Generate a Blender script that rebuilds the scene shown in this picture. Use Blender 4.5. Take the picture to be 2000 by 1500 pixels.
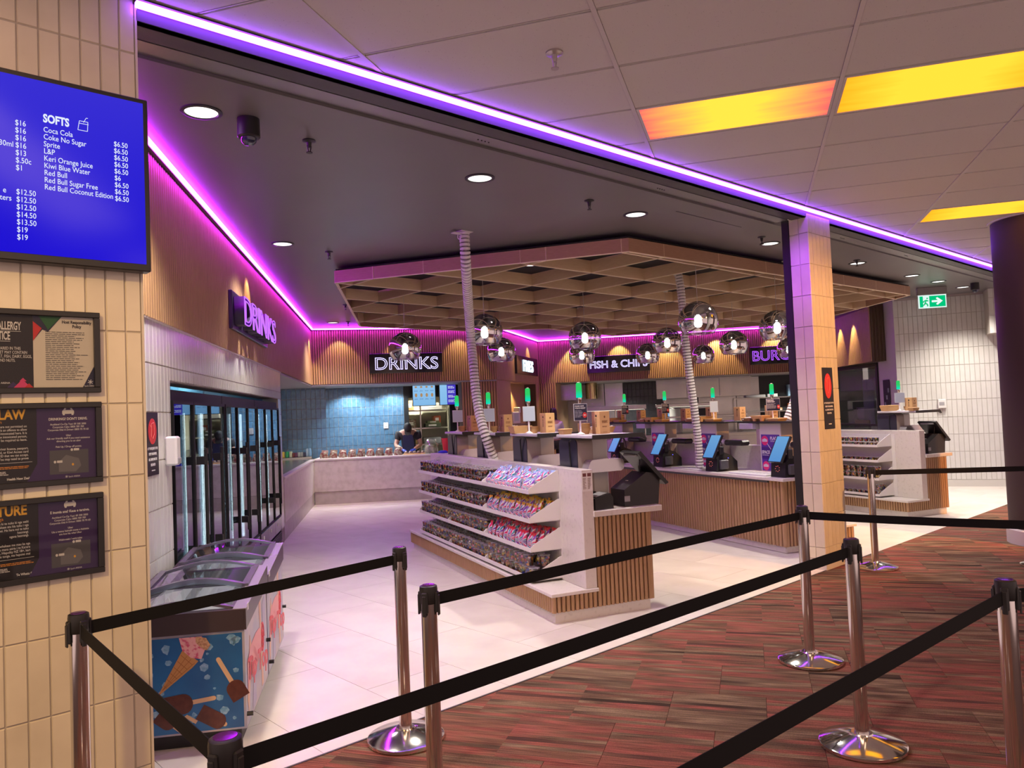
import bpy, bmesh, math, random
from mathutils import Vector, Matrix
random.seed(7)
SC = bpy.context.scene
COL = SC.collection
for o in list(bpy.data.objects): bpy.data.objects.remove(o, do_unlink=True)
PI = math.pi
def rad(a): return math.radians(a)

# ------------------------------------------------------------------ camera, world, exposure
R = ((0.73846, -0.00604, 0.67427), (-0.67305, 0.05411, 0.73761), (-0.04094, -0.99852, 0.0359))
cd = bpy.data.cameras.new('camera'); cam = bpy.data.objects.new('camera', cd); COL.objects.link(cam)
cd.sensor_width = 36.0; cd.lens = 1502 / 2000 * 36; cd.clip_start = .05; cd.clip_end = 100
cm = Matrix.Identity(4)
for i in range(3):
    cm[i][0] = R[i][0]; cm[i][1] = -R[i][1]; cm[i][2] = -R[i][2]
cm[2][3] = 1.63
cam.matrix_world = cm
SC.camera = cam
W = bpy.data.worlds.new('world'); SC.world = W; W.use_nodes = True
W.node_tree.nodes['Background'].inputs[0].default_value = (.88, .60, .55, 1)
W.node_tree.nodes['Background'].inputs[1].default_value = .98
SC.view_settings.view_transform = 'Standard'; SC.view_settings.look = 'None'
SC.view_settings.gamma = 1; SC.view_settings.use_curve_mapping = False
SC.view_settings.exposure = 0.0
cy = SC.cycles
cy.use_denoising = True; cy.max_bounces = 7; cy.diffuse_bounces = 3; cy.glossy_bounces = 3
cy.transmission_bounces = 4; cy.transparent_max_bounces = 10; cy.caustics_reflective = False; cy.caustics_refractive = False
cy.sample_clamp_indirect = 4.0; cy.use_adaptive_sampling = True; cy.adaptive_threshold = .02

# ------------------------------------------------------------------ materials
MATS = {}
def mat(name, col=(.8, .8, .8), rough=.5, metal=0., noise=None, bump=0., emit=None, es=1., rand=0., stretch=None, coat=0., alpha=1., spec=None, coord='Object'):
    """principled material; noise=(scale, second colour, low, high) mixes a second colour; rand varies value per object"""
    if name in MATS: return MATS[name]
    m = bpy.data.materials.new(name); m.use_nodes = True; nt = m.node_tree; n = nt.nodes; l = nt.links
    b = n['Principled BSDF']
    b.inputs['Base Color'].default_value = (*col, 1); b.inputs['Roughness'].default_value = rough; b.inputs['Metallic'].default_value = metal
    if coat: b.inputs['Coat Weight'].default_value = coat; b.inputs['Coat Roughness'].default_value = .08
    if spec is not None: b.inputs['Specular IOR Level'].default_value = spec
    if emit: b.inputs['Emission Color'].default_value = (*emit, 1); b.inputs['Emission Strength'].default_value = es
    if alpha < 1: b.inputs['Alpha'].default_value = alpha
    out = None
    if noise or bump:
        tc = n.new('ShaderNodeTexCoord'); mp = n.new('ShaderNodeMapping'); l.new(tc.outputs[coord], mp.inputs['Vector'])
        if stretch: mp.inputs['Scale'].default_value = stretch
        nz = n.new('ShaderNodeTexNoise'); nz.inputs['Scale'].default_value = noise[0] if noise else 40; nz.inputs['Detail'].default_value = 4
        l.new(mp.outputs[0], nz.inputs['Vector'])
        if rand:
            oi = n.new('ShaderNodeObjectInfo'); mu = n.new('ShaderNodeMath'); mu.operation = 'MULTIPLY'; mu.inputs[1].default_value = 40
            l.new(oi.outputs['Random'], mu.inputs[0]); nz.noise_dimensions = '4D'; l.new(mu.outputs[0], nz.inputs['W'])
        if noise:
            r = n.new('ShaderNodeValToRGB'); r.color_ramp.elements[0].position = noise[2]; r.color_ramp.elements[1].position = noise[3]
            r.color_ramp.elements[0].color = (*col, 1); r.color_ramp.elements[1].color = (*noise[1], 1)
            l.new(nz.outputs['Fac'], r.inputs[0]); out = r.outputs[0]
        if bump:
            bp = n.new('ShaderNodeBump'); bp.inputs['Strength'].default_value = bump; bp.inputs['Distance'].default_value = .01
            l.new(nz.outputs['Fac'], bp.inputs['Height']); l.new(bp.outputs[0], b.inputs['Normal'])
    if rand:
        oi = n.new('ShaderNodeObjectInfo'); mr = n.new('ShaderNodeMapRange'); mr.inputs[3].default_value = 1 - rand; mr.inputs[4].default_value = 1 + rand
        l.new(oi.outputs['Random'], mr.inputs[0])
        hv = n.new('ShaderNodeHueSaturation'); l.new(mr.outputs[0], hv.inputs['Value']); hv.inputs['Color'].default_value = (*col, 1)
        if out: l.new(out, hv.inputs['Color'])
        out = hv.outputs[0]
    if out: l.new(out, b.inputs['Base Color'])
    MATS[name] = m
    return m
def emis(name, col, s):
    if name in MATS: return MATS[name]
    m = bpy.data.materials.new(name); m.use_nodes = True; nt = m.node_tree; nt.nodes.clear()
    e = nt.nodes.new('ShaderNodeEmission'); e.inputs[0].default_value = (*col, 1); e.inputs[1].default_value = s
    o = nt.nodes.new('ShaderNodeOutputMaterial'); nt.links.new(e.outputs[0], o.inputs[0]); MATS[name] = m
    return m
def glassy(name, tint, gloss, fac, rough=.02):
    """sheet glass: transparent with a mirror share"""
    if name in MATS: return MATS[name]
    m = bpy.data.materials.new(name); m.use_nodes = True; nt = m.node_tree; n = nt.nodes; n.clear(); l = nt.links
    t = n.new('ShaderNodeBsdfTransparent'); t.inputs[0].default_value = (*tint, 1)
    g = n.new('ShaderNodeBsdfGlossy'); g.inputs[0].default_value = (*gloss, 1); g.inputs[1].default_value = rough
    lw = n.new('ShaderNodeLayerWeight'); lw.inputs[0].default_value = .35
    mr = n.new('ShaderNodeMapRange'); mr.inputs[3].default_value = fac; mr.inputs[4].default_value = min(1, fac + .45); l.new(lw.outputs['Fresnel'], mr.inputs[0])
    mx = n.new('ShaderNodeMixShader'); o = n.new('ShaderNodeOutputMaterial')
    l.new(mr.outputs[0], mx.inputs[0]); l.new(t.outputs[0], mx.inputs[1]); l.new(g.outputs[0], mx.inputs[2]); l.new(mx.outputs[0], o.inputs[0])
    MATS[name] = m
    return m

cream_tile = mat('cream_tile', (.67, .61, .49), .22, noise=(6, (.60, .54, .43), .3, .7), rand=.035, coat=.3)
grout = mat('grout', (.40, .36, .32), .8)
white_tile = mat('white_tile', (.66, .66, .64), .25, noise=(5, (.6, .6, .58), .3, .7), rand=.03, coat=.3)
blue_tile = mat('blue_tile', (.045, .12, .21), .18, noise=(14, (.09, .2, .31), .3, .7), coat=.4)
black_tile = mat('black_tile', (.02, .022, .025), .2, noise=(14, (.03, .03, .035), .3, .7))
wood = mat('wood', (.25, .135, .075), .5, noise=(7, (.34, .19, .11), .3, .7), stretch=(1, 9, 22))
woodv = mat('wood_vertical', (.34, .198, .098), .5, noise=(5, (.40, .24, .125), .3, .7), stretch=(12, 12, 1.))
darkwood = mat('dark_wood', (.06, .035, .02), .5, noise=(7, (.09, .05, .03), .3, .7), stretch=(22, 22, 1.2))
flback = mat('batten_backing', (.10, .058, .034), .7)
edgewood = mat('pale_edge', (.92, .78, .56), .5)
stone = mat('stone', (.66, .62, .58), .3, noise=(30, (.55, .51, .47), .55, .75))
marble = mat('marble', (.62, .57, .55), .35, noise=(9, (.5, .45, .43), .42, .72))
stone_floor = mat('stone_floor', (.70, .655, .60), .32, noise=(3.2, (.61, .56, .51), .4, .72), rand=.02)
dark_ceiling = mat('dark_ceiling_paint', (.135, .128, .13), .36, noise=(2, (.145, .138, .14), .3, .7))
bulk_grey = mat('bulkhead_grey', (.055, .05, .055), .45)
black = mat('black_plastic', (.012, .012, .013), .38)
softblack = mat('black_matte', (.008, .008, .008), .75)
belt_black = mat('belt_webbing', (.006, .006, .007), .8, spec=.2)
steel = mat('stainless_steel', (.58, .57, .55), .25, 1., noise=(3, (.5, .49, .47), .3, .7), stretch=(1, 1, .2))
chrome = mat('polished_steel', (.74, .72, .70), .12, 1.)
brushed = mat('brushed_steel', (.42, .41, .40), .3, 1.)
white_metal = mat('white_metal', (.72, .69, .68), .35)
white_plastic = mat('white_plastic', (.74, .73, .72), .35)
grey_plastic = mat('grey_plastic', (.30, .30, .32), .4)
taupe = mat('taupe_panel', (.42, .35, .31), .5)
card = mat('kraft_card', (.52, .31, .13), .75, noise=(10, (.58, .36, .16), .3, .7), rand=.12)
cardo = mat('orange_card', (.75, .31, .10), .7)
paper = mat('white_paper', (.78, .77, .75), .7)
led_violet = emis('violet_led', (.28, .05, 1.), 24.)
led_magenta = emis('magenta_led', (.54, .018, 1.), 62.)
lamp_white = emis('lamp_white', (1., .96, .9), 7.)
bulb_white = emis('bulb_white', (.93, 1., .98), 16.)
green_glow = None

# ------------------------------------------------------------------ mesh helpers
class MB:
    def __init__(s): s.v = []; s.f = []; s.m = []
    def add(s, vs, fs, mi=0, M=None):
        k = len(s.v)
        s.v += [tuple(M @ Vector(p)) if M else tuple(p) for p in vs]
        s.f += [tuple(i + k for i in f) for f in fs]; s.m += [mi] * len(fs)
        return s
    def box(s, a, b, mi=0, M=None):
        (x0, y0, z0), (x1, y1, z1) = a, b
        if x0 > x1: x0, x1 = x1, x0
        if y0 > y1: y0, y1 = y1, y0
        if z0 > z1: z0, z1 = z1, z0
        return s.add([(x0, y0, z0), (x1, y0, z0), (x1, y1, z0), (x0, y1, z0), (x0, y0, z1), (x1, y0, z1), (x1, y1, z1), (x0, y1, z1)],
                     [(0, 3, 2, 1), (4, 5, 6, 7), (0, 1, 5, 4), (1, 2, 6, 5), (2, 3, 7, 6), (3, 0, 4, 7)], mi, M)
    def cbox(s, a, b, c=.004, mi=0, M=None):
        """box with chamfered edges"""
        a = [min(a[i], b[i]) for i in range(3)], [max(a[i], b[i]) for i in range(3)]
        bm = bmesh.new()
        bmesh.ops.create_cube(bm, size=1)
        for q in bm.verts:
            for i in range(3): q.co[i] = a[0][i] if q.co[i] < 0 else a[1][i]
        bmesh.ops.bevel(bm, geom=bm.edges[:], offset=c, segments=1, affect='EDGES')
        bm.verts.index_update()
        s.add([q.co[:] for q in bm.verts], [tuple(q.index for q in f.verts) for f in bm.faces], mi, M); bm.free()
        return s
    def prism(s, poly, z0, z1, mi=0, M=None, axis='z'):
        """poly of (x,y) counter-clockwise extruded z0..z1; axis x: poly is (y,z); axis y: poly is (x,z)"""
        n = len(poly)
        def P(p, z): return (p[0], p[1], z) if axis == 'z' else ((z, p[0], p[1]) if axis == 'x' else (p[0], z, p[1]))
        vs = [P(p, z0) for p in poly] + [P(p, z1) for p in poly]
        fs = [tuple(range(n))[::-1], tuple(range(n, 2 * n))] + [(i, (i + 1) % n, n + (i + 1) % n, n + i) for i in range(n)]
        return s.add(vs, fs, mi, M)
    def lathe(s, prof, n=24, mi=0, M=None, cap=True):
        vs = []; fs = []; k = len(prof)
        for i in range(n):
            a = 2 * PI * i / n
            for r, z in prof: vs.append((r * math.cos(a), r * math.sin(a), z))
        for i in range(n):
            j = (i + 1) % n
            for q in range(k - 1): fs.append((i * k + q, j * k + q, j * k + q + 1, i * k + q + 1))
        if cap:
            if prof[0][0] > 1e-6: fs.append(tuple(i * k for i in range(n))[::-1])
            if prof[-1][0] > 1e-6: fs.append(tuple(i * k + k - 1 for i in range(n)))
        return s.add(vs, fs, mi, M)
    def cyl(s, p, q, r, n=12, mi=0, r2=None):
        p = Vector(p); q = Vector(q); d = q - p
        M = Matrix.Translation(p) @ d.to_track_quat('Z', 'Y').to_matrix().to_4x4()
        return s.lathe([(r, 0), (r if r2 is None else r2, d.length)], n, mi, M)
    def tube(s, pts, r, n=8, mi=0):
        pts = [Vector(p) for p in pts]; vs = []; fs = []
        for i, p in enumerate(pts):
            d = (pts[min(i + 1, len(pts) - 1)] - pts[max(i - 1, 0)]).normalized()
            u = d.cross(Vector((.13, .31, 1))).normalized(); w = d.cross(u)
            rr = r(i) if callable(r) else r
            for k in range(n):
                a = 2 * PI * k / n; vs.append(tuple(p + (u * math.cos(a) + w * math.sin(a)) * rr))
        for i in range(len(pts) - 1):
            for k in range(n):
                k2 = (k + 1) % n; fs.append((i * n + k, i * n + k2, (i + 1) * n + k2, (i + 1) * n + k))
        fs.append(tuple(range(n))[::-1]); fs.append(tuple(range((len(pts) - 1) * n, len(pts) * n)))
        return s.add(vs, fs, mi)
    def mesh(s, name, mats, smooth=False):
        me = bpy.data.meshes.new(name); me.from_pydata(s.v, [], s.f)
        if not isinstance(mats, (list, tuple)): mats = [mats]
        for m in mats: me.materials.append(m)
        if len(mats) > 1: me.polygons.foreach_set('material_index', s.m)
        bm = bmesh.new(); bm.from_mesh(me); bmesh.ops.recalc_face_normals(bm, faces=bm.faces[:]); bm.to_mesh(me); bm.free()
        if smooth:
            me.polygons.foreach_set('use_smooth', [True] * len(me.polygons))
            try: me.set_sharp_from_angle(angle=rad(38))
            except Exception: pass
        me.update()
        return me
    def build(s, name, mats, parent=None, M=None, kind=None, smooth=False, label=None):
        return link(name, s.mesh(name, mats, smooth), parent, M, kind, label)
def link(name, data, parent=None, M=None, kind=None, label=None):
    o = bpy.data.objects.new(name, data); COL.objects.link(o)
    if parent: o.parent = parent
    if M is not None: o.matrix_local = M
    if kind: o['kind'] = kind
    if label: o['label'] = label
    return o
def thing(name, label, cat, loc=(0, 0, 0), rz=0., group=None, M=None):
    o = bpy.data.objects.new(name, None); COL.objects.link(o); o.empty_display_size = .1
    if M is not None: o.matrix_world = M
    else: o.location = loc; o.rotation_euler = (0, 0, rz)
    tag(o, label, cat, group)
    return o
def tag(o, label, cat, group=None):
    o['label'] = label; o['category'] = cat
    if group: o['group'] = group
    return o
def struct(name, mb, mats, M=None, smooth=False, label=None):
    o = mb.build(name, mats, None, M, 'structure', smooth); 
    if label: o['label'] = label
    return o
def copy_tree(o, parent=None, name=None):
    c = o.copy(); COL.objects.link(c)
    if parent: c.parent = parent
    for ch in list(o.children): copy_tree(ch, c)
    return c
def frame(p, ang, z=0.):
    return Matrix.Translation((p[0], p[1], z)) @ Matrix.Rotation(ang, 4, 'Z')
def T(x, y, z): return Matrix.Translation((x, y, z))
def face(x, y, z, dy=0): 
    """matrix for text on a local -y wall: text x -> local x, text y -> z, normal -> -y"""
    return T(x, y, z) @ Matrix.Rotation(PI / 2, 4, 'X')
def text(s, size, m, parent, M, name='lettering', align='LEFT', off=0., ext=.0006, sx=1., sp=1., label=None, bev=0., ls=1.):
    c = bpy.data.curves.new(name, 'FONT'); c.body = s; c.size = size; c.align_x = align; c.extrude = ext; c.offset = off; c.space_character = sp
    c.bevel_depth = bev; c.space_line = ls; c.resolution_u = 3; c.materials.append(m)
    o = link(name, c, parent, M @ Matrix.Diagonal((sx, 1, 1, 1)))
    return o
def outline_text(s, size, m, parent, M, r=.006, sx=1., align='CENTER'):
    """neon outline letters: the curve's own outline swept with a round bevel, no fill"""
    c = bpy.data.curves.new('neon_lettering', 'FONT'); c.body = s; c.size = size; c.align_x = align; c.fill_mode = 'NONE'; c.bevel_depth = r; c.bevel_resolution = 1; c.resolution_u = 4
    c.materials.append(m)
    return link('neon_lettering', c, parent, M @ Matrix.Diagonal((sx, 1, 1, 1)))
def flat(poly, m, parent, M, name='print', t=.0008, label=None):
    """flat printed shape: poly in the text plane"""
    o = MB().prism(poly, 0, t).build(name, m, parent, M)
    if label: o['label'] = label
    return o
def ell(cx, cy, rx, ry, n=20, a0=0, a1=2 * PI):
    return [(cx + rx * math.cos(a0 + (a1 - a0) * i / n), cy + ry * math.sin(a0 + (a1 - a0) * i / n)) for i in range(n + (0 if a1 - a0 > 6.2 else 1))]
def lines(parent, M, m, x0, y0, x1, y1, n, name='text_lines', seed=1, h=.5, rag=.35, align='l'):
    """rows of small illegible print as thin bars broken into words"""
    rnd = random.Random(seed); b = MB(); dy = (y1 - y0) / n
    for i in range(n):
        y = y0 + dy * i; end = x1 - (x1 - x0) * rag * rnd.random(); tot = end - x0
        x = x0 if align == 'l' else (x0 + x1) / 2 - tot / 2
        stop = x + tot
        while x < stop:
            w = min(abs(dy) * (1.2 + 2.2 * rnd.random()), stop - x)
            b.box((x, y - abs(dy) * h / 2, 0), (x + w, y + abs(dy) * h / 2, .0007)); x += w + abs(dy) * .35
    return b.build(name, m, parent, M, 'stuff')
def tile_mesh(w, h, t, m, name='wall_tile', c=.003):
    b = MB()
    b.add([(0, 0, 0), (w, 0, 0), (w, 0, h), (0, 0, h), (c, -t, c), (w - c, -t, c), (w - c, -t, h - c), (c, -t, h - c)],
          [(4, 5, 6, 7), (0, 1, 5, 4), (1, 2, 6, 5), (2, 3, 7, 6), (3, 0, 4, 7)])
    return b.mesh(name, m)
def tiles(parent, xs, zs, m, y=0., t=.006, gap=.004, holes=(), joined=False, name='wall_tile'):
    """tiles on a -y face between the grid lines xs, zs; holes are (x0,x1,z0,z1) left free"""
    cache = {}; J = MB()
    for i in range(len(xs) - 1):
        for j in range(len(zs) - 1):
            x0, x1, z0, z1 = xs[i], xs[i + 1], zs[j], zs[j + 1]
            if any(x0 < h[1] - 1e-4 and x1 > h[0] + 1e-4 and z0 < h[3] - 1e-4 and z1 > h[2] + 1e-4 for h in holes): continue
            w, h_ = x1 - x0 - gap, z1 - z0 - gap
            if w < .006 or h_ < .006: continue
            if joined:
                c = .003; q = (x0 + gap / 2, y, z0 + gap / 2)
                J.add([(0, 0, 0), (w, 0, 0), (w, 0, h_), (0, 0, h_), (c, -t, c), (w - c, -t, c), (w - c, -t, h_ - c), (c, -t, h_ - c)],
                      [(4, 5, 6, 7), (0, 1, 5, 4), (1, 2, 6, 5), (2, 3, 7, 6), (3, 0, 4, 7)], 0, T(*q))
            else:
                k = (round(w, 4), round(h_, 4))
                if k not in cache: cache[k] = tile_mesh(w, h_, t, m, name)
                link(name, cache[k], parent, T(x0 + gap / 2, y, z0 + gap / 2))
    if joined: return J.build(name, m, parent, None, 'stuff')
def grid(a, b, step, start=None):
    g = [a]; x = a + step if start is None else start
    while x < b - 1e-4:
        if x > a + 1e-4: g.append(x)
        x += step
    return g + [b]
def flutes(mb, x0, x1, z0, z1, pitch=.045, d=.02, y=0., mi=0):
    """half-round battens standing on a -y face"""
    n = max(1, int(round((x1 - x0) / pitch))); p = (x1 - x0) / n
    pr = [(.12, 0), (.15, .62), (.30, .95), (.5, 1.), (.70, .95), (.85, .62), (.88, 0)]
    for i in range(n):
        xs = x0 + i * p
        vs = [(xs + a * p, y - b * d, z0) for a, b in pr] + [(xs + a * p, y - b * d, z1) for a, b in pr]
        k = len(pr)
        fs = [(q, q + 1, k + q + 1, k + q) for q in range(k - 1)] + [tuple(range(k)), tuple(range(2 * k - 1, k - 1, -1))]
        mb.add(vs, fs, mi)
def spot(name, loc, target, watts, ang, col=(1, .93, .84), blend=.6, r=.05, parent=None):
    d = bpy.data.lights.new(name, 'SPOT'); d.energy = watts; d.spot_size = rad(ang); d.spot_blend = blend; d.color = col; d.shadow_soft_size = r
    o = bpy.data.objects.new(name, d); COL.objects.link(o)
    o.location = loc; o.rotation_euler = (Vector(target) - Vector(loc)).to_track_quat('-Z', 'Y').to_euler()
    return o
def area(name, loc, target, watts, sx, sy, col=(1, 1, 1), roll=0.):
    d = bpy.data.lights.new(name, 'AREA'); d.shape = 'RECTANGLE'; d.size = sx; d.size_y = sy; d.energy = watts; d.color = col
    o = bpy.data.objects.new(name, d); COL.objects.link(o); o.location = loc
    o.rotation_euler = (Vector(target) - Vector(loc)).to_track_quat('-Z', 'Y').to_euler()
    return o

# ------------------------------------------------------------------ plan
H_C = 3.48                                   # concourse ceiling
H_S = 3.38                                   # shop ceiling
H_F = 2.30                                   # underside of the timber fascia
YF = 3.49                                    # shop front line
A1, B1 = Vector((.8626, .5059)), Vector((.5059, -.8626))     # concourse grid directions (30.4 deg)
U57 = rad(56.8)
UL = Vector((math.cos(U57), math.sin(U57)))
PL0 = Vector((-1.201, .785))                 # origin of the shop's left wall line
def PL(s, off=0.): return PL0 + UL * s + Vector((-UL.y, UL.x)) * off
P0 = PL(15.1); P1 = Vector((10.34, 11.78)); P2 = Vector((13.40, 13.70)); P3 = Vector((13.67, 13.35)); P4 = Vector((17.35, 8.38)); P5 = Vector((14.87, 6.13)); P6 = Vector((15.08, 5.70))
TH = rad(-19.1)                              # islands and self-service counters
def ang(p, q): return math.atan2(q[1] - p[1], q[0] - p[0])
def clip(poly, nx, ny, c):
    """keep the part of poly where nx*x+ny*y <= c"""
    out = []
    for i in range(len(poly)):
        p, q = poly[i], poly[(i + 1) % len(poly)]
        dp, dq = nx * p[0] + ny * p[1] - c, nx * q[0] + ny * q[1] - c
        if dp <= 0: out.append(p)
        if dp * dq < 0:
            t = dp / (dp - dq); out.append((p[0] + (q[0] - p[0]) * t, p[1] + (q[1] - p[1]) * t))
    return out
FW = Vector((.67427, .73761)).normalized(); RT = Vector((FW.y, -FW.x))
def in_view(x, y, m=.80, pad=.9):
    d = FW.dot((x, y)); s = RT.dot((x, y))
    return d > -.2 and abs(s) < d * m + pad

# ------------------------------------------------------------------ lamps: downlights in the dark ceiling
WARM = (1., .90, .78)
DL = [(1.63, 4.27), (3.70, 4.31), (5.57, 4.33), (7.89, 4.29), (10.1, 4.28), (11.93, 4.28), (12.96, 4.27), (14.07, 4.27), (3.46, 7.06), (7.02, 12.43)]
DW = [220, 270, 280, 280, 280, 320, 300, 340, 210, 200]
for (x, y), w in zip(DL, DW): spot('downlight_lamp', (x, y, H_S - .03), (x, y, 0), w, 118, WARM, .8, .08)
CELL = [(6.12, 6.30), (8.05, 6.30), (9.98, 6.30), (6.12, 8.22), (8.05, 8.22), (9.98, 8.22), (11.9, 5.3)]
for x, y in CELL: spot('downlight_lamp', (x, y, H_S - .04), (x, y, 0), 280, 100, WARM, .8, .08)
# wall washers over the timber fascia
GOLD = (1., .74, .34)
def wash(p, q, s, w=26, off=.20, a=62):
    d = (Vector(q) - Vector(p)).normalized(); n = Vector((d.y, -d.x)); c = Vector(p) + d * s + n * off
    t = c - n * (off + .02)
    return spot('wall_washer_lamp', (c.x, c.y, H_S - .06), (t.x, t.y, H_F + .1), w * 1.9, a, GOLD, .35, .02)
LW = (PL(0), PL(15.1))
for s, w in ((4.75, 8), (8.35, 22), (14.75, 30)): wash(*LW, s, w)
for s in (.55, 1.7, 2.9): wash(P0, P1, s, 16, .3, 75)
for s in (1.2, 2.6): wash(P1, P2, s, 18)
for s, w in ((.5, 62), (1.6, 40), (2.7, 66), (3.9, 62), (5.2, 50), (6.0, 62)): wash(P3, P4, s, w, .28, 74)
for s in (.9, 1.7, 2.5): wash(P4, P5, s, 60, .22, 50)

# unseen spots added outside the picture: amber on the column side, warm on the pier
spot('concourse_fill', (6.7, .5, H_C - .05), (7.35, YF, 1.5), 640, 60, (1., .43, .09), .7, .06)
spot('concourse_fill', (-1.1, 1.0, H_C - .05), (.7, YF, .9), 300, 62, (1., .64, .22), .9, .08)
spot('concourse_fill', (8.6, -.6, H_C - .05), (9.75, 2.1, 1.6), 1500, 50, (1., .42, .10), .7, .06)
spot('strip_fill', (6.25, YF - .08, H_C - .04), (7.12, 3.56, 2.5), 70, 70, (.32, .03, 1.), .8, .03)  # unseen spot added to strengthen the LED strip's violet on the column
# ------------------------------------------------------------------ floors
b = MB().box((-2.2, -2.2, -.12), (15, YF - .02, -.012))
floor_c = struct('floor', b, mat('carpet_underlay', (.08, .05, .045), .95), label='carpeted concourse floor')
def carpet_mat():
    m = bpy.data.materials.new('carpet'); m.use_nodes = True; nt = m.node_tree; n = nt.nodes; l = nt.links; bs = n['Principled BSDF']
    bs.inputs['Roughness'].default_value = .95; bs.inputs['Specular IOR Level'].default_value = .1
    tc = n.new('ShaderNodeTexCoord'); oi = n.new('ShaderNodeObjectInfo')
    def noise(scale, det, wmul):
        mp = n.new('ShaderNodeMapping'); mp.inputs['Scale'].default_value = scale; l.new(tc.outputs['Object'], mp.inputs[0])
        nz = n.new('ShaderNodeTexNoise'); nz.noise_dimensions = '4D'; nz.inputs['Scale'].default_value = 1; nz.inputs['Detail'].default_value = det; nz.inputs['Roughness'].default_value = .65
        l.new(mp.outputs[0], nz.inputs['Vector']); mu = n.new('ShaderNodeMath'); mu.operation = 'MULTIPLY'; mu.inputs[1].default_value = wmul; l.new(oi.outputs['Random'], mu.inputs[0]); l.new(mu.outputs[0], nz.inputs['W'])
        return nz.outputs['Fac']
    sx_ = n.new('ShaderNodeSeparateXYZ'); l.new(tc.outputs['Object'], sx_.inputs[0])
    sn = n.new('ShaderNodeMath'); sn.operation = 'SNAP'; sn.inputs[1].default_value = .0385; l.new(sx_.outputs[1], sn.inputs[0])
    cmb = n.new('ShaderNodeCombineXYZ'); l.new(sx_.outputs[0], cmb.inputs[0]); l.new(sn.outputs[0], cmb.inputs[1])
    def stepped(scale, wmul):
        mp = n.new('ShaderNodeMapping'); mp.inputs['Scale'].default_value = scale; l.new(cmb.outputs[0], mp.inputs[0])
        nz = n.new('ShaderNodeTexNoise'); nz.noise_dimensions = '4D'; nz.inputs['Scale'].default_value = 1; nz.inputs['Detail'].default_value = 2
        l.new(mp.outputs[0], nz.inputs['Vector']); mu = n.new('ShaderNodeMath'); mu.operation = 'MULTIPLY'; mu.inputs[1].default_value = wmul; l.new(oi.outputs['Random'], mu.inputs[0]); l.new(mu.outputs[0], nz.inputs['W'])
        return nz.outputs['Fac']
    band = stepped((.7, 17, 1), 60); line = noise((3.5, 150, 1), 2, 90); fuzz = noise((260, 260, 1), 2, 10)
    r = n.new('ShaderNodeValToRGB'); cr = r.color_ramp
    pts = [(.30, (.048, .030, .022)), (.38, (.105, .068, .046)), (.45, (.215, .145, .092)), (.51, (.12, .070, .046)), (.56, (.25, .080, .062)), (.63, (.185, .092, .060)), (.72, (.085, .042, .034))]
    cr.elements[0].position = pts[0][0]; cr.elements[0].color = (*pts[0][1], 1); cr.elements[1].position = pts[-1][0]; cr.elements[1].color = (*pts[-1][1], 1)
    for p, c in pts[1:-1]: e = cr.elements.new(p); e.color = (*c, 1)
    # the tile's own tone shifts which colours its bands take
    ad = n.new('ShaderNodeMath'); ad.operation = 'MULTIPLY_ADD'; ad.inputs[1].default_value = .15; l.new(oi.outputs['Random'], ad.inputs[0]); 
    su = n.new('ShaderNodeMath'); su.operation = 'SUBTRACT'; su.inputs[1].default_value = .07; l.new(band, su.inputs[0]); l.new(su.outputs[0], ad.inputs[2])
    l.new(ad.outputs[0], r.inputs[0])
    lr = n.new('ShaderNodeMapRange'); lr.inputs[1].default_value = .35; lr.inputs[2].default_value = .62; lr.inputs[3].default_value = .50; lr.inputs[4].default_value = 1.25; l.new(line, lr.inputs[0])
    fr = n.new('ShaderNodeMapRange'); fr.inputs[1].default_value = .3; fr.inputs[2].default_value = .7; fr.inputs[3].default_value = .7; fr.inputs[4].default_value = 1.3; l.new(fuzz, fr.inputs[0])
    mm = n.new('ShaderNodeMath'); mm.operation = 'MULTIPLY'; l.new(lr.outputs[0], mm.inputs[0]); l.new(fr.outputs[0], mm.inputs[1])
    hs = n.new('ShaderNodeHueSaturation'); l.new(r.outputs[0], hs.inputs['Color']); l.new(mm.outputs[0], hs.inputs['Value']); l.new(hs.outputs[0], bs.inputs['Base Color'])
    bp = n.new('ShaderNodeBump'); bp.inputs['Strength'].default_value = .4; bp.inputs['Distance'].default_value = .004; l.new(mm.outputs[0], bp.inputs['Height']); l.new(bp.outputs[0], bs.inputs['Normal'])
    return m
carpet = carpet_mat()
CT = .5
full = MB().box((0, 0, -.012), (CT - .002, CT - .002, 0)).mesh('carpet_tile', carpet)
MC = Matrix(((B1.x, A1.x, 0, 0), (B1.y, A1.y, 0, 0), (0, 0, 1, 0), (0, 0, 0, 1)))   # local x = stripe direction B1, y = A1
for i in range(-16, 22):
    for j in range(-4, 30):
        off = .25 if j % 2 else 0.
        q = B1 * (i * CT + off) + A1 * (j * CT)
        c = q + (A1 + B1) * CT / 2
        if not in_view(c.x, c.y) or c.y > YF + .4 or c.length > 15.5: continue
        cor = [q + B1 * a * CT + A1 * bb * CT for a, bb in ((0, 0), (1, 0), (1, 1), (0, 1))]
        M = Matrix.Translation((q.x, q.y, 0)) @ MC
        if max(p.y for p in cor) <= YF - .01: link('carpet_tile', full, floor_c, M)
        else:
            pl = clip([tuple(p) for p in cor], 0, 1, YF - .012)
            if len(pl) > 2:
                lp = [((p[0] - q.x) * B1.x + (p[1] - q.y) * B1.y, (p[0] - q.x) * A1.x + (p[1] - q.y) * A1.y) for p in pl]
                MB().prism(lp, -.012, 0).build('carpet_tile', carpet, floor_c, M)
b = MB().box((-3, YF - .012, -.12), (22, 18, -.008))
floor_s = struct('floor.001', b, mat('floor_joint', (.36, .32, .29), .8), label='pale stone tiled shop floor')
TW, TL = .612, 1.224
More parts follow.
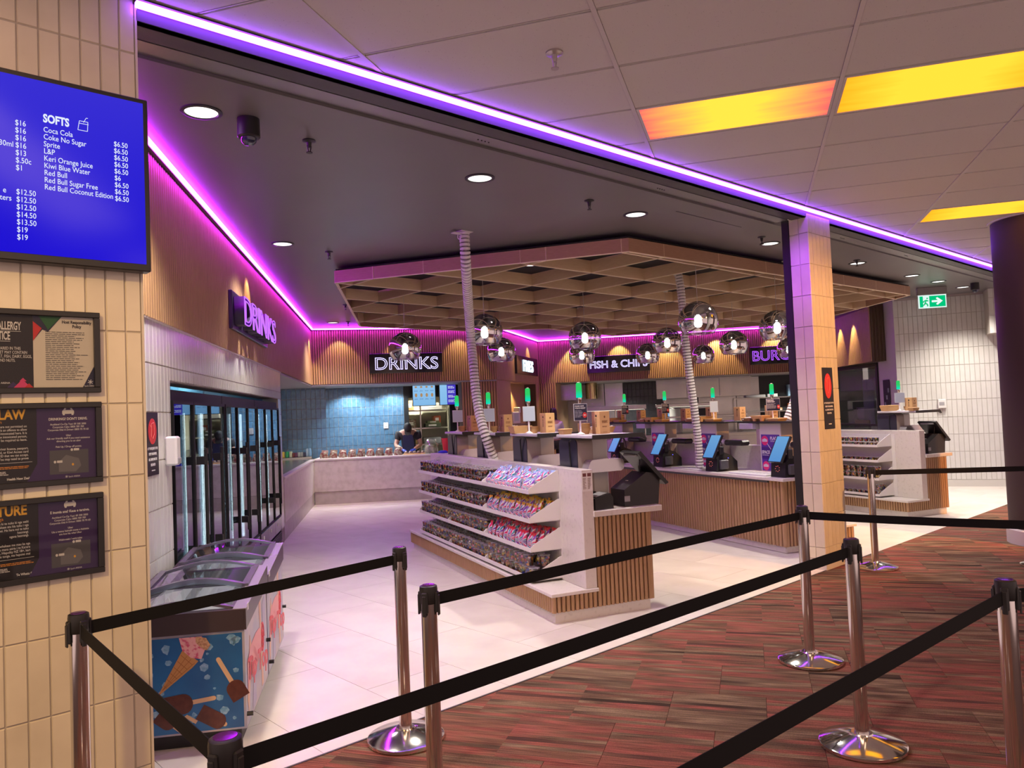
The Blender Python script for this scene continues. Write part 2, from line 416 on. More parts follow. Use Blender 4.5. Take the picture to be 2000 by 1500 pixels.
fmesh = MB().box((0, 0, -.008), (TW - .003, TL - .003, 0)).mesh('floor_tile', stone_floor)
for i in range(0, 27):
    x0 = .622 + TW * i
    y = YF - .012 - (TL / 2 if i % 2 else 0)
    while y < 14.5:
        y1 = y + TL; ys = max(y, YF - .012)
        if in_view(x0 + TW / 2, (ys + y1) / 2, .75, .8):
            if ys > y + 1e-4: MB().box((0, 0, -.008), (TW - .003, y1 - ys - .003, 0)).build('floor_tile', stone_floor, floor_s, T(x0, ys, 0))
            else: link('floor_tile', fmesh, floor_s, T(x0, y, 0))
        y = y1
MB().box((0, 0, -.001), (7.1, .012, .003)).build('edge_strip', mat('dark_trim', (.06, .05, .05), .5), floor_s, T(1.06, YF - .018, 0))

# ------------------------------------------------------------------ concourse ceiling: lay-in tiles, T bars, glowing panels
ceil_c = struct('ceiling', MB().box((-2.2, -2.2, H_C + .03), (15, YF, H_C + .12)), mat('plenum', (.06, .055, .055), .9), label='suspended tile ceiling of the concourse')
ct = mat('acoustic_tile', (.62, .585, .57), .9)
nt = ct.node_tree; n = nt.nodes; l = nt.links
tc = n.new('ShaderNodeTexCoord'); vz = n.new('ShaderNodeTexVoronoi'); vz.inputs['Scale'].default_value = 75; l.new(tc.outputs['Object'], vz.inputs['Vector'])
nz = n.new('ShaderNodeTexNoise'); nz.inputs['Scale'].default_value = 30; l.new(tc.outputs['Object'], nz.inputs['Vector'])
ad = n.new('ShaderNodeMath'); ad.operation = 'MULTIPLY_ADD'; ad.inputs[1].default_value = .55; l.new(nz.outputs['Fac'], ad.inputs[0]); l.new(vz.outputs['Distance'], ad.inputs[2])
cr = n.new('ShaderNodeValToRGB'); cr.color_ramp.elements[0].position = .31; cr.color_ramp.elements[0].color = (.36, .33, .32, 1); cr.color_ramp.elements[1].position = .40; cr.color_ramp.elements[1].color = (.62, .585, .57, 1)
l.new(ad.outputs[0], cr.inputs[0]); l.new(cr.outputs[0], n['Principled BSDF'].inputs['Base Color'])
tbar = mat('ceiling_bar', (.60, .56, .55), .5)
PA, PB, a0, b0 = .632, 1.203, 4.755, -.607
lit = {(0, 0), (0, 1), (6, 2), (6, 3), (0, 3), (-6, -2), (-6, -1), (-6, 0), (-6, 1), (-6, 3), (-3, 2), (-12, 0), (-12, -2)}
def ab(a, b): return A1 * a + B1 * b
cfull = MB().box((.014, .014, 0), (PB - .014, PA - .014, .014)).mesh('ceiling_tile', ct)
def lightmat(name, red):
    m = bpy.data.materials.new(name); m.use_nodes = True; nt = m.node_tree; n = nt.nodes; l = nt.links; n.clear()
    tc = n.new('ShaderNodeTexCoord'); sp = n.new('ShaderNodeSeparateXYZ'); l.new(tc.outputs['Object'], sp.inputs[0])
    mr = n.new('ShaderNodeMapRange'); mr.inputs[1].default_value = 0; mr.inputs[2].default_value = PB; l.new(sp.outputs[0], mr.inputs[0])
    nz = n.new('ShaderNodeTexNoise'); nz.inputs['Scale'].default_value = 1; mp = n.new('ShaderNodeMapping'); mp.inputs['Scale'].default_value = (1.6, 9, 1); l.new(tc.outputs['Object'], mp.inputs[0]); l.new(mp.outputs[0], nz.inputs['Vector'])
    ad = n.new('ShaderNodeMath'); ad.operation = 'MULTIPLY_ADD'; ad.inputs[1].default_value = .3; l.new(nz.outputs['Fac'], ad.inputs[0]); sb = n.new('ShaderNodeMath'); sb.operation = 'SUBTRACT'; sb.inputs[1].default_value = .15
    l.new(mr.outputs[0], sb.inputs[0]); l.new(sb.outputs[0], ad.inputs[2])
    r = n.new('ShaderNodeValToRGB'); cr = r.color_ramp
    e0, e1 = ((1.25, .15, .15), (1.9, .84, .07)) if red else ((1.7, .50, .015), (1.9, .80, .05))
    cr.elements[0].position = 0; cr.elements[0].color = (*e0, 1); cr.elements[1].position = 1; cr.elements[1].color = (*e0, 1)
    for p in ((.36, .62) if red else (.28, .70)): e = cr.elements.new(p); e.color = (*e1, 1)
    l.new(ad.outputs[0], r.inputs[0])
    em = n.new('ShaderNodeEmission'); em.inputs[1].default_value = 1.0; l.new(r.outputs[0], em.inputs[0]); o = n.new('ShaderNodeOutputMaterial'); l.new(em.outputs[0], o.inputs[0])
    return m
LR, LY = lightmat('diffuser_red_yellow', True), lightmat('diffuser_amber', False)
LWH = emis('diffuser_warm', (1., .60, .38), 7.0)
for k in range(-13, 22):
    for j in range(-7, 14):
        q = ab(a0 + PA * k, b0 + PB * j); c = q + A1 * PA / 2 + B1 * PB / 2
        isl = (k, j) in lit
        if not isl and (not in_view(c.x, c.y, .75, 1.1) or FW.dot(c) < 1.0): continue
        if c.length > 15 or c.y > YF + .6: continue
        M = Matrix.Translation((q.x, q.y, H_C)) @ MC
        cor = [q, q + B1 * PB, q + B1 * PB + A1 * PA, q + A1 * PA]
        if isl:
            lab = {(0, 0): 'glowing ceiling panel with pink ends and a yellow middle', (0, 1): 'long amber ceiling panel right beside the pink-ended one', (6, 2): 'smaller-looking amber ceiling panel further off, above the dark column'}.get((k, j), 'ceiling light panel over the concourse outside the picture')
            t = thing('ceiling_light', lab, 'light', group='ceiling light panels', M=M)
            fr = MB()
            for x0, y0, x1, y1 in ((.014, .014, PB - .014, .03), (.014, PA - .03, PB - .014, PA - .014), (.014, .03, .03, PA - .03), (PB - .03, .03, PB - .014, PA - .03)): fr.box((x0, y0, -.002), (x1, y1, .014))
            fr.build('frame', tbar, t)
            MB().box((.03, .03, .002), (PB - .03, PA - .03, .01)).build('diffuser', LR if (k, j) == (0, 0) else (LY if k >= 0 else LWH), t)
        elif max(p.y for p in cor) < YF - .03: link('ceiling_tile', cfull, ceil_c, M)
        else:
            pl = clip([tuple(q + B1 * x + A1 * y) for x, y in ((.014, .014), (PB - .014, .014), (PB - .014, PA - .014), (.014, PA - .014))], 0, 1, YF - .03)
            if len(pl) > 2:
                lp = [((p[0] - q.x) * B1.x + (p[1] - q.y) * B1.y, (p[0] - q.x) * A1.x + (p[1] - q.y) * A1.y) for p in pl]
                MB().prism(lp, 0, .014).build('ceiling_tile', ct, ceil_c, M)
def bar(p, d, length, w=.024, z0=H_C - .004, z1=H_C + .004):
    n_ = Vector((-d.y, d.x)) * w / 2; q = p + d * length
    pl = clip([tuple(p - n_), tuple(q - n_), tuple(q + n_), tuple(p + n_)], 0, 1, YF - .025)
    if len(pl) > 2: MB().prism(pl, z0, z1).build('grid_bar', tbar, ceil_c)
for j in range(-7, 14): bar(ab(-2., b0 + PB * j), A1, 17)
for k in range(-8, 16): bar(ab(a0 + PA * k, -8), B1, 18, .007, H_C + .002, H_C + .008)

# ------------------------------------------------------------------ shop-front bulkhead, LED line, shutter track
b = MB().box((1.06, YF + .004, 3.393), (16, YF + .03, H_C + .03)).box((1.06, YF + .004, 3.393), (16, YF + .150, 3.43))
b.box((1.06, YF + .145, 3.43), (16, YF + .18, 3.44)).box((1.06, YF - .03, H_C - .012), (16, YF, H_C + .03))
bulk = struct('trim_1', b, bulk_grey, label='dark bulkhead over the shop front')
MB().box((1.06, YF + .17, 3.397), (7.1, YF + .31, 3.41)).box((7.62, YF + .17, 3.397), (16, YF + .31, 3.41)).build('shutter_bar', mat('track_metal', (.30, .29, .29), .35, .8), bulk)
b = MB()
for x in (3.2, 5.1, 8.4, 10.2):
    for q in range(4): b.cyl((x + q * .03, YF + .24, 3.398), (x + q * .03, YF + .24, 3.392), .005, 6)
b.build('screw_heads', black, bulk, None, 'stuff')
MB().box((1.06, YF - .002, 3.400), (16, YF + .004, 3.446)).build('lit_band', mat('band_paint', (.10, .10, .11), .55, spec=.2), bulk)
MB().box((1.05, YF - .046, 3.445), (16, YF - .020, 3.468)).build('led_strip', led_violet, bulk)
MB().box((1.05, YF - .060, 3.468), (16, YF, 3.4745)).build('strip_cover', black, bulk)  # overhang extended to shield the ceiling from the strip's glow

# ------------------------------------------------------------------ left pier of the concourse (cream tiles)
wl = struct('wall_left', MB().box((-1.4, YF + .006, 0), (1.06, YF + .16, H_C + .02)), grout, label='cream tiled pier at the left of the shop front')
zrow = [-.09 + .3035 * i for i in range(0, 13)]; zrow[0] = 0
xcol = sorted([.99 - .0755 * i for i in range(0, 14)] + [1.053])
tiles(wl, xcol, zrow[0:] , cream_tile, y=YF + .006)
MB().box((1.053, YF - .002, 0), (1.062, YF + .16, H_C)).build('corner_trim', mat('trim_cream', (.6, .55, .48), .4), wl)

# ------------------------------------------------------------------ tiled column between the two shop openings
CX0, CX1, CY0, CY1 = 7.13, 7.60, 3.476, 3.672
col = struct('wall_middle', MB().box((CX0 + .006, CY0 + .006, 0), (CX1 - .006, CY1 - .006, 3.43)), grout, label='square tiled column between the two shop openings')
zr = [.10] + [.21 + .3035 * i for i in range(11)]; zr = [z for z in zr if z < 3.43] + [3.43]
xs = [CX0 + i * (CX1 - CX0) / 6 for i in range(7)]
tiles(col, xs, zr, cream_tile, y=CY0 + .006, gap=.003)
side = bpy.data.objects.new('tile_side', None)
Ms = frame((CX0 + .006, CY1), -PI / 2)
cache = {}
ys = [0, .10, CY1 - CY0]
for i in range(2):
    for j in range(len(zr) - 1):
        w, h = ys[i + 1] - ys[i] - .003, zr[j + 1] - zr[j] - .003; k = (round(w, 3), round(h, 3))
        if k not in cache: cache[k] = tile_mesh(w, h, .006, cream_tile)
        link('wall_tile', cache[k], col, Ms @ T(ys[i] + .0015, 0, zr[j] + .0015))
bpy.data.objects.remove(side)
MB().box((CX0 - .006, CY0 - .006, 0), (CX1 + .006, CY1, .095)).build('skirting', mat('skirting_stone', (.60, .55, .50), .5), col)
struct('trim_2', MB().box((CX0 + .0, CY1 + .002, 0), (CX0 + .07, CY1 + .075, 3.405)), black, label='black shutter guide post beside the tiled column')

# ------------------------------------------------------------------ shop ceiling
sc_poly = [(.70, YF + .31), (16, YF + .31), (17.9, 8.4), (14.2, 13.7), (13.4, 14.2), (10.34, 12.3), (7.0, 14.0), (.3, 3.7)]
ceil_s = struct('ceiling.001', MB().prism(sc_poly[:7], H_S, H_S + .05), dark_ceiling, label='dark painted ceiling inside the food court')
MB().box((-.55, -.003, 0), (.55, .003, .0015)).build('access_panel_joint', black, ceil_s, frame((6.35, 4.05), rad(0)) @ T(0, 0, H_S - .002))

# ------------------------------------------------------------------ timber fascia (fluted), LED lines
def fascia(name, p, q, z0=H_F, z1=H_S, t=.22, label='', led=True, m=None, x0=0., ledm=None, pitch=.045, t2=0.):
    L = (Vector(q) - Vector(p)).length; M = frame(p, ang(p, q))
    o = struct(name, MB().box((x0, 0, z0), (L, t, z1)), flback, M, label=label)
    f = MB(); flutes(f, x0, L, z0, z1 - .045, pitch, .022); f.build('batten_cladding', m or woodv, o, None, 'stuff')
    if led:
        MB().box((x0, -.075, z1 - .035), (L, -.050, z1 - .012)).build('led_strip', ledm or led_magenta, o)
        MB().box((x0, -.05, z1 - .04), (L, 0, z1)).build('strip_cover', mat('strip_dark', (.03, .028, .03), .5), o)
    return o
wls = fascia('wall_left.001', PL(0), P0, label='fluted timber fascia over the fridges', x0=3.35, t=.12, pitch=.05)
fascia('wall_back', P0, P1, label='fluted timber fascia with the lit sign over the deli counter')
fascia('wall_back.001', P1, P2, label='short timber fascia angled away beside the fries sign')
fascia('wall_back.002', P2, P3, label='narrow timber return between two fascias')
fascia('wall_back.003', P3, P4, label='long timber fascia above the kitchen pass')
fascia('wall_back.004', P4, P5, label='timber fascia returning towards the tiled wall', led=False)
fascia('wall_back.005', P5, P6, label='dark timber end panel of the fascia', m=darkwood, led=False, pitch=.06)

# shop left wall under the fascia: tiles with the fridge opening
ML = frame(PL0, U57)
O0, O1, OT, WE = 5.45, 10.58, 1.93, 10.84
b = MB().box((3.35, .006, 0), (O0, .2, H_F)).box((O0, .006, OT), (O1, .2, H_F)).box((O1, .006, 0), (WE, .2, H_F))
wlt = struct('wall_left.002', b, grout, ML, label='white tiled wall around the drinks fridges')
zr2 = [.20] + [.203 + .303 * i for i in range(1, 7)] + [H_F]
xs2 = grid(3.35, WE, .0755); 
near = [x for x in xs2 if x <= O0 + .001] + [O0]
near = sorted(set(round(x, 4) for x in near))
tiles(wlt, near, zr2, white_tile, y=.006)
tiles(wlt, grid(O0, WE, .0755), [OT, 2.02, H_F], white_tile, y=.006, joined=True, name='tile_field')
tiles(wlt, [O1, O1 + .13, WE], zr2[:-2] + [OT], white_tile, y=.006, joined=True, name='tile_field')
MB().box((3.35, -.004, 0), (O0, .006, .20)).build('skirting', mat('skirting_timber', (.45, .33, .24), .5), wlt)
MB().box((3.35, -.012, H_F - .012), (WE, .01, H_F)).build('edge_trim', mat('trim_pale', (.6, .55, .5), .4), wlt)
# niche behind the fridges
b = MB().box((O0 - .1, .95, 0), (O1 + .2, 1.05, 2.6)).box((O0 - .1, .2, 0), (O0, .95, 2.6)).box((O1 + .1, .2, 0), (O1 + .2, .95, 2.6)).box((O0 - .1, .2, 2.6), (O1 + .2, 1.05, 2.65))
nich = struct('wall_left.003', b, mat('niche_paint', (.12, .2, .27), .6), ML, label='blue tiled niche behind the drinks fridges')
tiles(nich, grid(O0, O1, .3), [1.5, 1.7, 1.9, 2.1, 2.3, 2.6], mat('niche_tile', (.12, .30, .42), .25), y=.95, joined=True, name='tile_field')
for s in (5.8, 7.0, 8.3, 9.6):
    q = PL(s, .6); spot('niche_fill', (q.x, q.y, 2.55), (*PL(s, .95), 1.9), 90, 140, (.85, .95, 1.), .5, .05)  # unseen spots added to brighten the niche wall

# deli prep area behind the marble counter: blue tiles, soffit
bd = (P1 - P0).normalized(); bn = Vector((-bd.y, bd.x))
def PB_(x, off): return P0 + bd * x + bn * off
soff = [tuple(PL(WE, 0)), tuple(P0), tuple(P1), tuple(PB_(4.6, 2.2)), tuple(PB_(-1.2, 2.2)), tuple(PL(WE, 1.6))]
struct('ceiling.002', MB().prism(soff, H_F - .03, H_F - .005), mat('soffit_paint', (.30, .30, .31), .5), label='grey soffit over the deli prep area')
angB = ang(P0, P1)
def bluewall(name, x0, x1, off, label, x_t=None):
    M = frame(P0, angB) @ T(0, off, 0)
    o = struct(name, MB().box((x0, .006, 0), (x1, .1, H_F)), grout, M, label=label)
    tiles(o, grid(x0, x1, .095), grid(.85, H_F - .03, .2), blue_tile, y=.006, joined=True, name='tile_field')
    return o
bluewall('wall_back.006', -1.8, .30, .92, 'shaded dark blue tiled wall behind the deli cans')
bluewall('wall_back.007', .28, 1.95, 1.4, 'brightly lit blue tiled wall behind the deli worker')
struct('wall_back.008', MB().box((.23, .93, 0), (.30, 1.45, H_F)), mat('dark_return', (.03, .06, .09), .5), frame(P0, angB), label='return between the two blue walls')
for x in (.5, 1.35):
    q = PB_(x + .35, .98); spot('deli_lamp', (q.x, q.y, H_F - .05), (*PB_(x + .35, 1.3), 0.6), 95, 130, (.92, .97, 1.), .5, .04)
q = PB_(.9, .45); spot('deli_lamp', (q.x, q.y, H_F - .05), (q.x, q.y, 0), 90, 120, (.98, .98, 1.), .5, .04)
# pantry doorway right of the blue wall
M = frame(P0, angB) @ T(0, 1.4, 0)
b = MB().box((1.95, 0, 0), (2.05, .12, H_F)).box((2.95, 0, 0), (3.12, .12, H_F)).box((2.05, 0, 2.02), (2.95, .12, H_F)).box((3.12, .02, 0), (3.6, .1, H_F))
struct('door_1', b, mat('dark_door_frame', (.015, .018, .02), .4), M, label='dark framed doorway to the pantry')
b = MB().box((1.7, 1.4, 0), (3.2, 1.48, H_F)).box((1.7, .12, 0), (1.76, 1.4, H_F)).box((3.13, .12, 0), (3.2, 1.4, H_F)).box((1.7, .12, H_F - .02), (3.2, 1.5, H_F + .03))
struct('wall_back.009', b, mat('pantry_paint', (.62, .60, .48), .6), M, label='pale pantry walls behind the doorway')
q = PB_(2.4, 2.2); spot('pantry_lamp', (q.x, q.y, H_F - .06), (q.x, q.y, 0), 110, 140, (1., .95, .75), .5, .05)

# timber piers and alcove under the angled fascia
def pier(name, p, q, t, label, m=None, z1=H_F):
    L = (Vector(q) - Vector(p)).length; M = frame(p, ang(p, q))
    o = struct(name, MB().box((0, 0, 0), (L, t, z1)), flback, M, label=label)
    f = MB(); flutes(f, 0, L, .0, z1, .055, .02); f.build('batten_cladding', m or woodv, o, None, 'stuff')
    return o
pier('wall_back.010', PB_(2.95, .1), P1 + Vector((.02, .05)), .5, 'fluted timber pier left of the alcove')
q1 = P1 + (P2 - P1).normalized() * .05
struct('wall_back.011', MB().box((0, 0, 0), ((P2 - P1).length * .28, .3, H_F)), woodv, frame(q1, ang(P1, P2)), label='plain timber return of the pier beside the alcove')
cd_ = (P2 - P1).normalized(); cn = Vector((-cd_.y, cd_.x))
pier('wall_back.012', P1 + cd_ * .1 + cn * .30, P2 + cn * .30, .1, 'fluted timber back of the alcove')
pier('wall_back.013', P2 - cd_ * .28, P2 + cd_ * .02, .3, 'fluted timber pier right of the alcove')
pier('wall_back.016', P2, P3, .2, 'narrow fluted timber pier under the fascia return')
struct('wall_back.014', MB().box((0, 0, 0), (2.6, .1, H_F)), woodv, frame(P3, ang(P3, P4) + rad(90)), label='plain timber return beside the kitchen')
struct('ceiling.003', MB().prism([tuple(P1), tuple(P2), tuple(P2 + cn * .4), tuple(P1 + cn * .4)], H_F - .02, H_F - .002), woodv, label='timber soffit over the alcove')
q = P1 + cd_ * 1.9 + cn * .1; spot('alcove_lamp', (q.x, q.y, H_F - .05), (q.x, q.y, 0), 80, 120, (1., .72, .34), .5, .03)

# kitchen behind the long fascia
ed = (P4 - P3).normalized(); en = Vector((-ed.y, ed.x)); LE = (P4 - P3).length
ME = frame(P3, ang(P3, P4))
KD = 2.3
kb = struct('wall_back.015', MB().box((-.6, KD, 0), (LE + 1.5, KD + .1, H_F + .2)), mat('kitchen_dark', (.03, .032, .036), .4), ME, label='dark kitchen back wall')
tiles(kb, grid(1.55, 2.6, .11), grid(.9, H_F, .2), black_tile, y=KD, joined=True, name='tile_field')
b = MB()
for i, (x0, x1, dz) in enumerate(((-.5, .35, 0), (.36, 1.02, .02), (1.03, 1.53, 0), (2.62, 3.5, 0), (3.52, 4.5, .02), (4.51, 5.1, 0))): b.cbox((x0, KD - .03 - dz, .85), (x1, KD - .002, H_F), .006)
b.build('steel_panel', steel, kb)
struct('ceiling.004', MB().box((-.8, .22, H_F), (LE + .6, KD + .2, H_F + .04)), mat('kitchen_soffit', (.45, .45, .43), .5), ME, label='pale kitchen soffit')
for x, w in ((.3, 260), (1.6, 200), (3.0, 300), (4.3, 280), (5.6, 110)):
    q = P3 + ed * x + en * 1.2; spot('kitchen_lamp', (q.x, q.y, H_F - .03), (q.x, q.y, 0), w, 140, (1., .96, .86), .5, .05)

# right side: glass front, grey wall, tiled wall
G0, G1, G2 = Vector((16.9, 7.95)), Vector((15.42, 6.25)), Vector((14.50, 5.56))
M = frame(G0, ang(G0, G1)); LG = (G1 - G0).length
gl = struct('window_1', MB().box((0, -.03, 2.22), (LG, .03, 2.29)).box((LG - .07, -.03, 0), (LG, .03, 2.29)).box((0, -.03, 0), (.05, .03, 2.29)).box((0, -.03, 1.05), (LG, .03, 1.09)), black, M, label='black framed glass partition of the cold room')
MB().box((.05, -.004, .0), (LG - .07, .004, 2.22)).build('pane', glassy('partition_glass', (.82, .88, .88), (.8, .85, .85), .10), gl)
MB().box((0, .9, 0), (LG, 1.0, 2.3)).box((0, -.001, 2.29), (LG, 1.0, 2.31)).build('backing', mat('cold_room', (.16, .18, .19), .5), gl)
MB().box((LG * .42, .3, 0), (LG * .62, .34, 2.0)).box((LG * .7, .5, 0), (LG * .9, .55, 1.85)).build('door_leaf', mat('cold_door', (.55, .58, .56), .3), gl)
struct('wall_right', MB().box((0, 0, 0), ((G2 - G1).length, .1, H_S)), mat('grey_wall', (.50, .48, .50), .6), frame(G1, ang(G1, G2)), label='plain grey wall beside the tiled wall')
TA = rad(-65.3); ML2 = 2.9
tw = struct('wall_right.001', MB().box((0, .006, 0), (ML2, .12, H_S)), grout, frame(G2, TA), label='large pale tiled wall at the far right')
tiles(tw, grid(0, ML2, .0765), [.12] + [.31 + .3035 * i for i in range(11)], white_tile, y=.006)
MB().box((0, -.006, 0), (ML2, .006, .118)).build('skirting', mat('skirting_pale', (.58, .56, .53), .5), tw)
bx = MB().box((1.42, -.42, 2.62), (ML2, .0, H_S))
bo = struct('trim_3', bx, grout, frame(G2, TA), label='tiled box-out high on the right wall')

# ------------------------------------------------------------------ dark round column at the far right
t = thing('round_column', 'dark round column with a pale base ring at the far right edge', 'column', (9.80, 2.20, 0))
MB().lathe([(.45, .16), (.45, H_C)], 64).build('shaft', mat('column_paint', (.055, .036, .032), .5, spec=.25), t, smooth=True)
MB().lathe([(.475, 0), (.475, .15), (.46, .165), (.45, .165)], 64).build('base_ring', mat('pale_ring', (.55, .5, .5), .5), t, smooth=True)
MB().lathe([(.475, H_C - .012), (.475, H_C)], 64).build('collar', tbar, t)

# ------------------------------------------------------------------ menu screen and framed notices on the pier
def screenmat(name, c0, c1, s=1.):
    m = bpy.data.materials.new(name); m.use_nodes = True; nt = m.node_tree; n = nt.nodes; l = nt.links; n.clear()
    tc = n.new('ShaderNodeTexCoord'); sp = n.new('ShaderNodeSeparateXYZ'); l.new(tc.outputs['Generated'], sp.inputs[0])
    r = n.new('ShaderNodeValToRGB'); r.color_ramp.elements[0].color = (*c0, 1); r.color_ramp.elements[1].color = (*c1, 1); l.new(sp.outputs[2], r.inputs[0])
    e = n.new('ShaderNodeEmission'); e.inputs[1].default_value = s; l.new(r.outputs[0], e.inputs[0])
    g = n.new('ShaderNodeBsdfGlossy'); g.inputs[0].default_value = (.014, .014, .016, 1); g.inputs[1].default_value = .15
    a = n.new('ShaderNodeAddShader'); l.new(e.outputs[0], a.inputs[0]); l.new(g.outputs[0], a.inputs[1])
    o = n.new('ShaderNodeOutputMaterial'); l.new(a.outputs[0], o.inputs[0]); return m
scr_txt = emis('screen_text', (.80, .86, 1.), 1.0)
t = thing('menu_screen', 'large wall screen showing a blue drinks price list on the tiled pier', 'screen', (0, YF, 0))
MB().cbox((-.235, -.075, 2.285), (1.075, -.012, 3.025), .004).build('casing', black, t)
MB().box((-.215, -.077, 2.315), (1.055, -.0745, 3.005)).build('display', screenmat('menu_blue', (.004, .0, .62), (.035, .025, .62), 1.05), t)  # paler blue towards the top is a reflection put into the screen colour
fy = -.0776
def mt(s, x, z, size, sx=.80, **k): return text(s, size, scr_txt, t, face(x, fy, z), sx=sx, **k)
mt('SOFTS', .683, 2.843, .045, sx=.72, off=.0016)
items = ['Coca Cola', 'Coke No Sugar', 'Sprite', 'L&P', 'Keri Orange Juice', 'Kiwi Blue Water', 'Red Bull', 'Red Bull Sugar Free', 'Red Bull Coconut Edition']
for i, s in enumerate(items): mt(s, .683, 2.803 - i * .0285, .0300)
for i, s in enumerate(['$6.50'] * 5 + ['$6'] + ['$6.50'] * 3): mt(s, .937, 2.803 - .0048 - i * .0285 + .0, .0300)
for i, s in enumerate(['$16', '$16', '$16', '$16', '$13', '$.50c', '$1']): mt(s, .588, 2.810 - i * .0292, .0300)
for i, s in enumerate(['$12.50', '$12.50', '$12.50', '$14.50', '$13.50', '$19', '$19']): mt(s, .588, 2.541 - i * .0292, .0300)
mt('30ml', .535, 2.722, .0300); mt('e', .545, 2.541, .030); mt('ters', .535, 2.512, .030)
b = MB(); pts = [(.805, 2.838), (.811, 2.876), (.842, 2.876), (.848 - .008, 2.838)]
for p, q in ((pts[0], pts[1]), (pts[1], pts[2]), (pts[2], pts[3]), (pts[3], pts[0]), ((.809, 2.866), (.844, 2.866)), ((.826, 2.872), (.836, 2.892)), ((.836, 2.892), (.842, 2.892))):
    b.cyl((p[0], fy, p[1]), (q[0], fy, q[1]), .0011, 6)
b.build('cup_symbol', scr_txt, t)
gold = mat('print_gold', (.85, .47, .05), .6); wht = mat('print_white', (.75, .75, .75), .6); ora = mat('print_orange', (.75, .30, .03), .6)
pblk = mat('print_black', (.010, .008, .010), .45); ppur = mat('print_purple', (.045, .018, .11), .45); pcream = mat('print_cream', (.72, .68, .58), .6); pgrey = mat('print_grey', (.09, .09, .11), .5); pgrey2 = mat('print_grey_map', (.17, .17, .19), .5)
pinkm = mat('print_pink', (.75, .06, .22), .6); tealm = mat('print_teal', (.02, .30, .33), .6); greenm = mat('print_green', (.02, .12, .04), .6); redm = mat('print_red', (.62, .03, .03), .5); navy = mat('print_navy', (.012, .012, .045), .4)
glz = glassy('picture_glass', (.97, .97, .97), (.16, .16, .16), .02, .03)
def notice_frame(z0, z1, label):
    x0, x1 = .085, .884
    t = thing('framed_notice', label, 'notice', (0, YF, 0), group='framed notices on the pier')
    b = MB(); w = .022
    b.cbox((x0, -.026, z0), (x1, 0, z0 + w), .002).cbox((x0, -.026, z1 - w), (x1, 0, z1), .002).cbox((x0, -.026, z0 + w), (x0 + w, 0, z1 - w), .002).cbox((x1 - w, -.026, z0 + w), (x1, 0, z1 - w), .002)
    b.build('frame', black, t)
    MB().box((x0 + w, -.006, z0 + w), (x1 - w, -.001, z1 - w)).build('backing', pblk, t)
    MB().box((x0 + w, -.020, z0 + w), (x1 - w, -.018, z1 - w)).build('glazing', glz, t)
    return t, -.0062
t, y = notice_frame(1.778, 2.106, 'topmost framed notice, allergy warning beside a cream policy sheet')
F = lambda x, z, d=0: face(x, y - d, z)
text('ALLERGY', .044, wht, t, F(.608, 2.026), align='RIGHT', sx=.42, off=.001); text('NOTICE', .044, wht, t, F(.572, 1.987), align='RIGHT', sx=.42, off=.001)
b = MB().box((.52, 2.019, 0), (.608, 2.0205, .0005)).box((.495, 1.980, 0), (.572, 1.9815, .0005)); b.build('underline', wht, t, F(0, 0))
for i, s in enumerate(['FOOD PREPARED IN THIS', 'OUTLET MAY CONTAIN', 'WHEAT, FISH, DAIRY, EGGS,', 'SOY AND NUTS.']): text(s, .0165, wht, t, F(.643 if i == 2 else (.606 if i == 0 else (.628 if i == 1 else .588)), 1.948 - i * .0155), align='RIGHT', sx=.66)
text('Spark ARENA', .0105, wht, t, F(.515, 1.816), sx=.9)
for k, (cx, cz, s, m) in enumerate(((.580, 1.80, .022, ppur), (.610, 1.80, .03, pinkm), (.632, 1.80, .016, redm), (.612, 1.826, .012, pinkm))): flat([(cx - s, cz), (cx + s, cz), (cx, cz + s * 1.1)], m, t, F(0, 0, .0002 * k), 'triangle')
flat([(.648, 1.80), (.862, 1.80), (.862, 2.084), (.648, 2.084)], pcream, t, F(0, 0, .0004), 'policy_sheet')
flat([(.648, 2.084), (.648, 1.985), (.680, 2.030), (.700, 2.022), (.748, 2.084)], navy, t, F(0, 0, .0014), 'triangle')
flat([(.668, 2.084), (.700, 2.030), (.747, 2.084)], greenm, t, F(0, 0, .0024), 'triangle'); flat([(.648, 2.062), (.648, 1.985), (.678, 2.035)], redm, t, F(0, 0, .0024), 'triangle')
flat([(.862, 1.80), (.862, 1.885), (.82, 1.80)], navy, t, F(0, 0, .0014), 'triangle')
text('Host Responsibility', .0170, pblk, t, F(.802, 2.058, .0016), align='CENTER', sx=.80, off=.0005); text('Policy', .0170, pblk, t, F(.802, 2.041, .0016), align='CENTER', sx=.80, off=.0005)
lines(t, F(0, 0, .0016), mat('print_ink', (.12, .12, .13), .7), .690, 2.022, .842, 1.825, 26, seed=3, h=.36)
def star(t, x, z, r, d=.002):
    b = MB()
    for k in range(6): b.cyl((x, 0, z), (x + r * math.cos(k * PI / 3 + .3), 0, z + r * math.sin(k * PI / 3 + .3)), r * .16, 6)
    return b.build('emblem', wht, t, T(0, y - d, 0))
star(t, .848, 1.822, .010); text('Spark ARENA', .0085, wht, t, F(.845, 1.803, .003), align='CENTER', sx=.8)
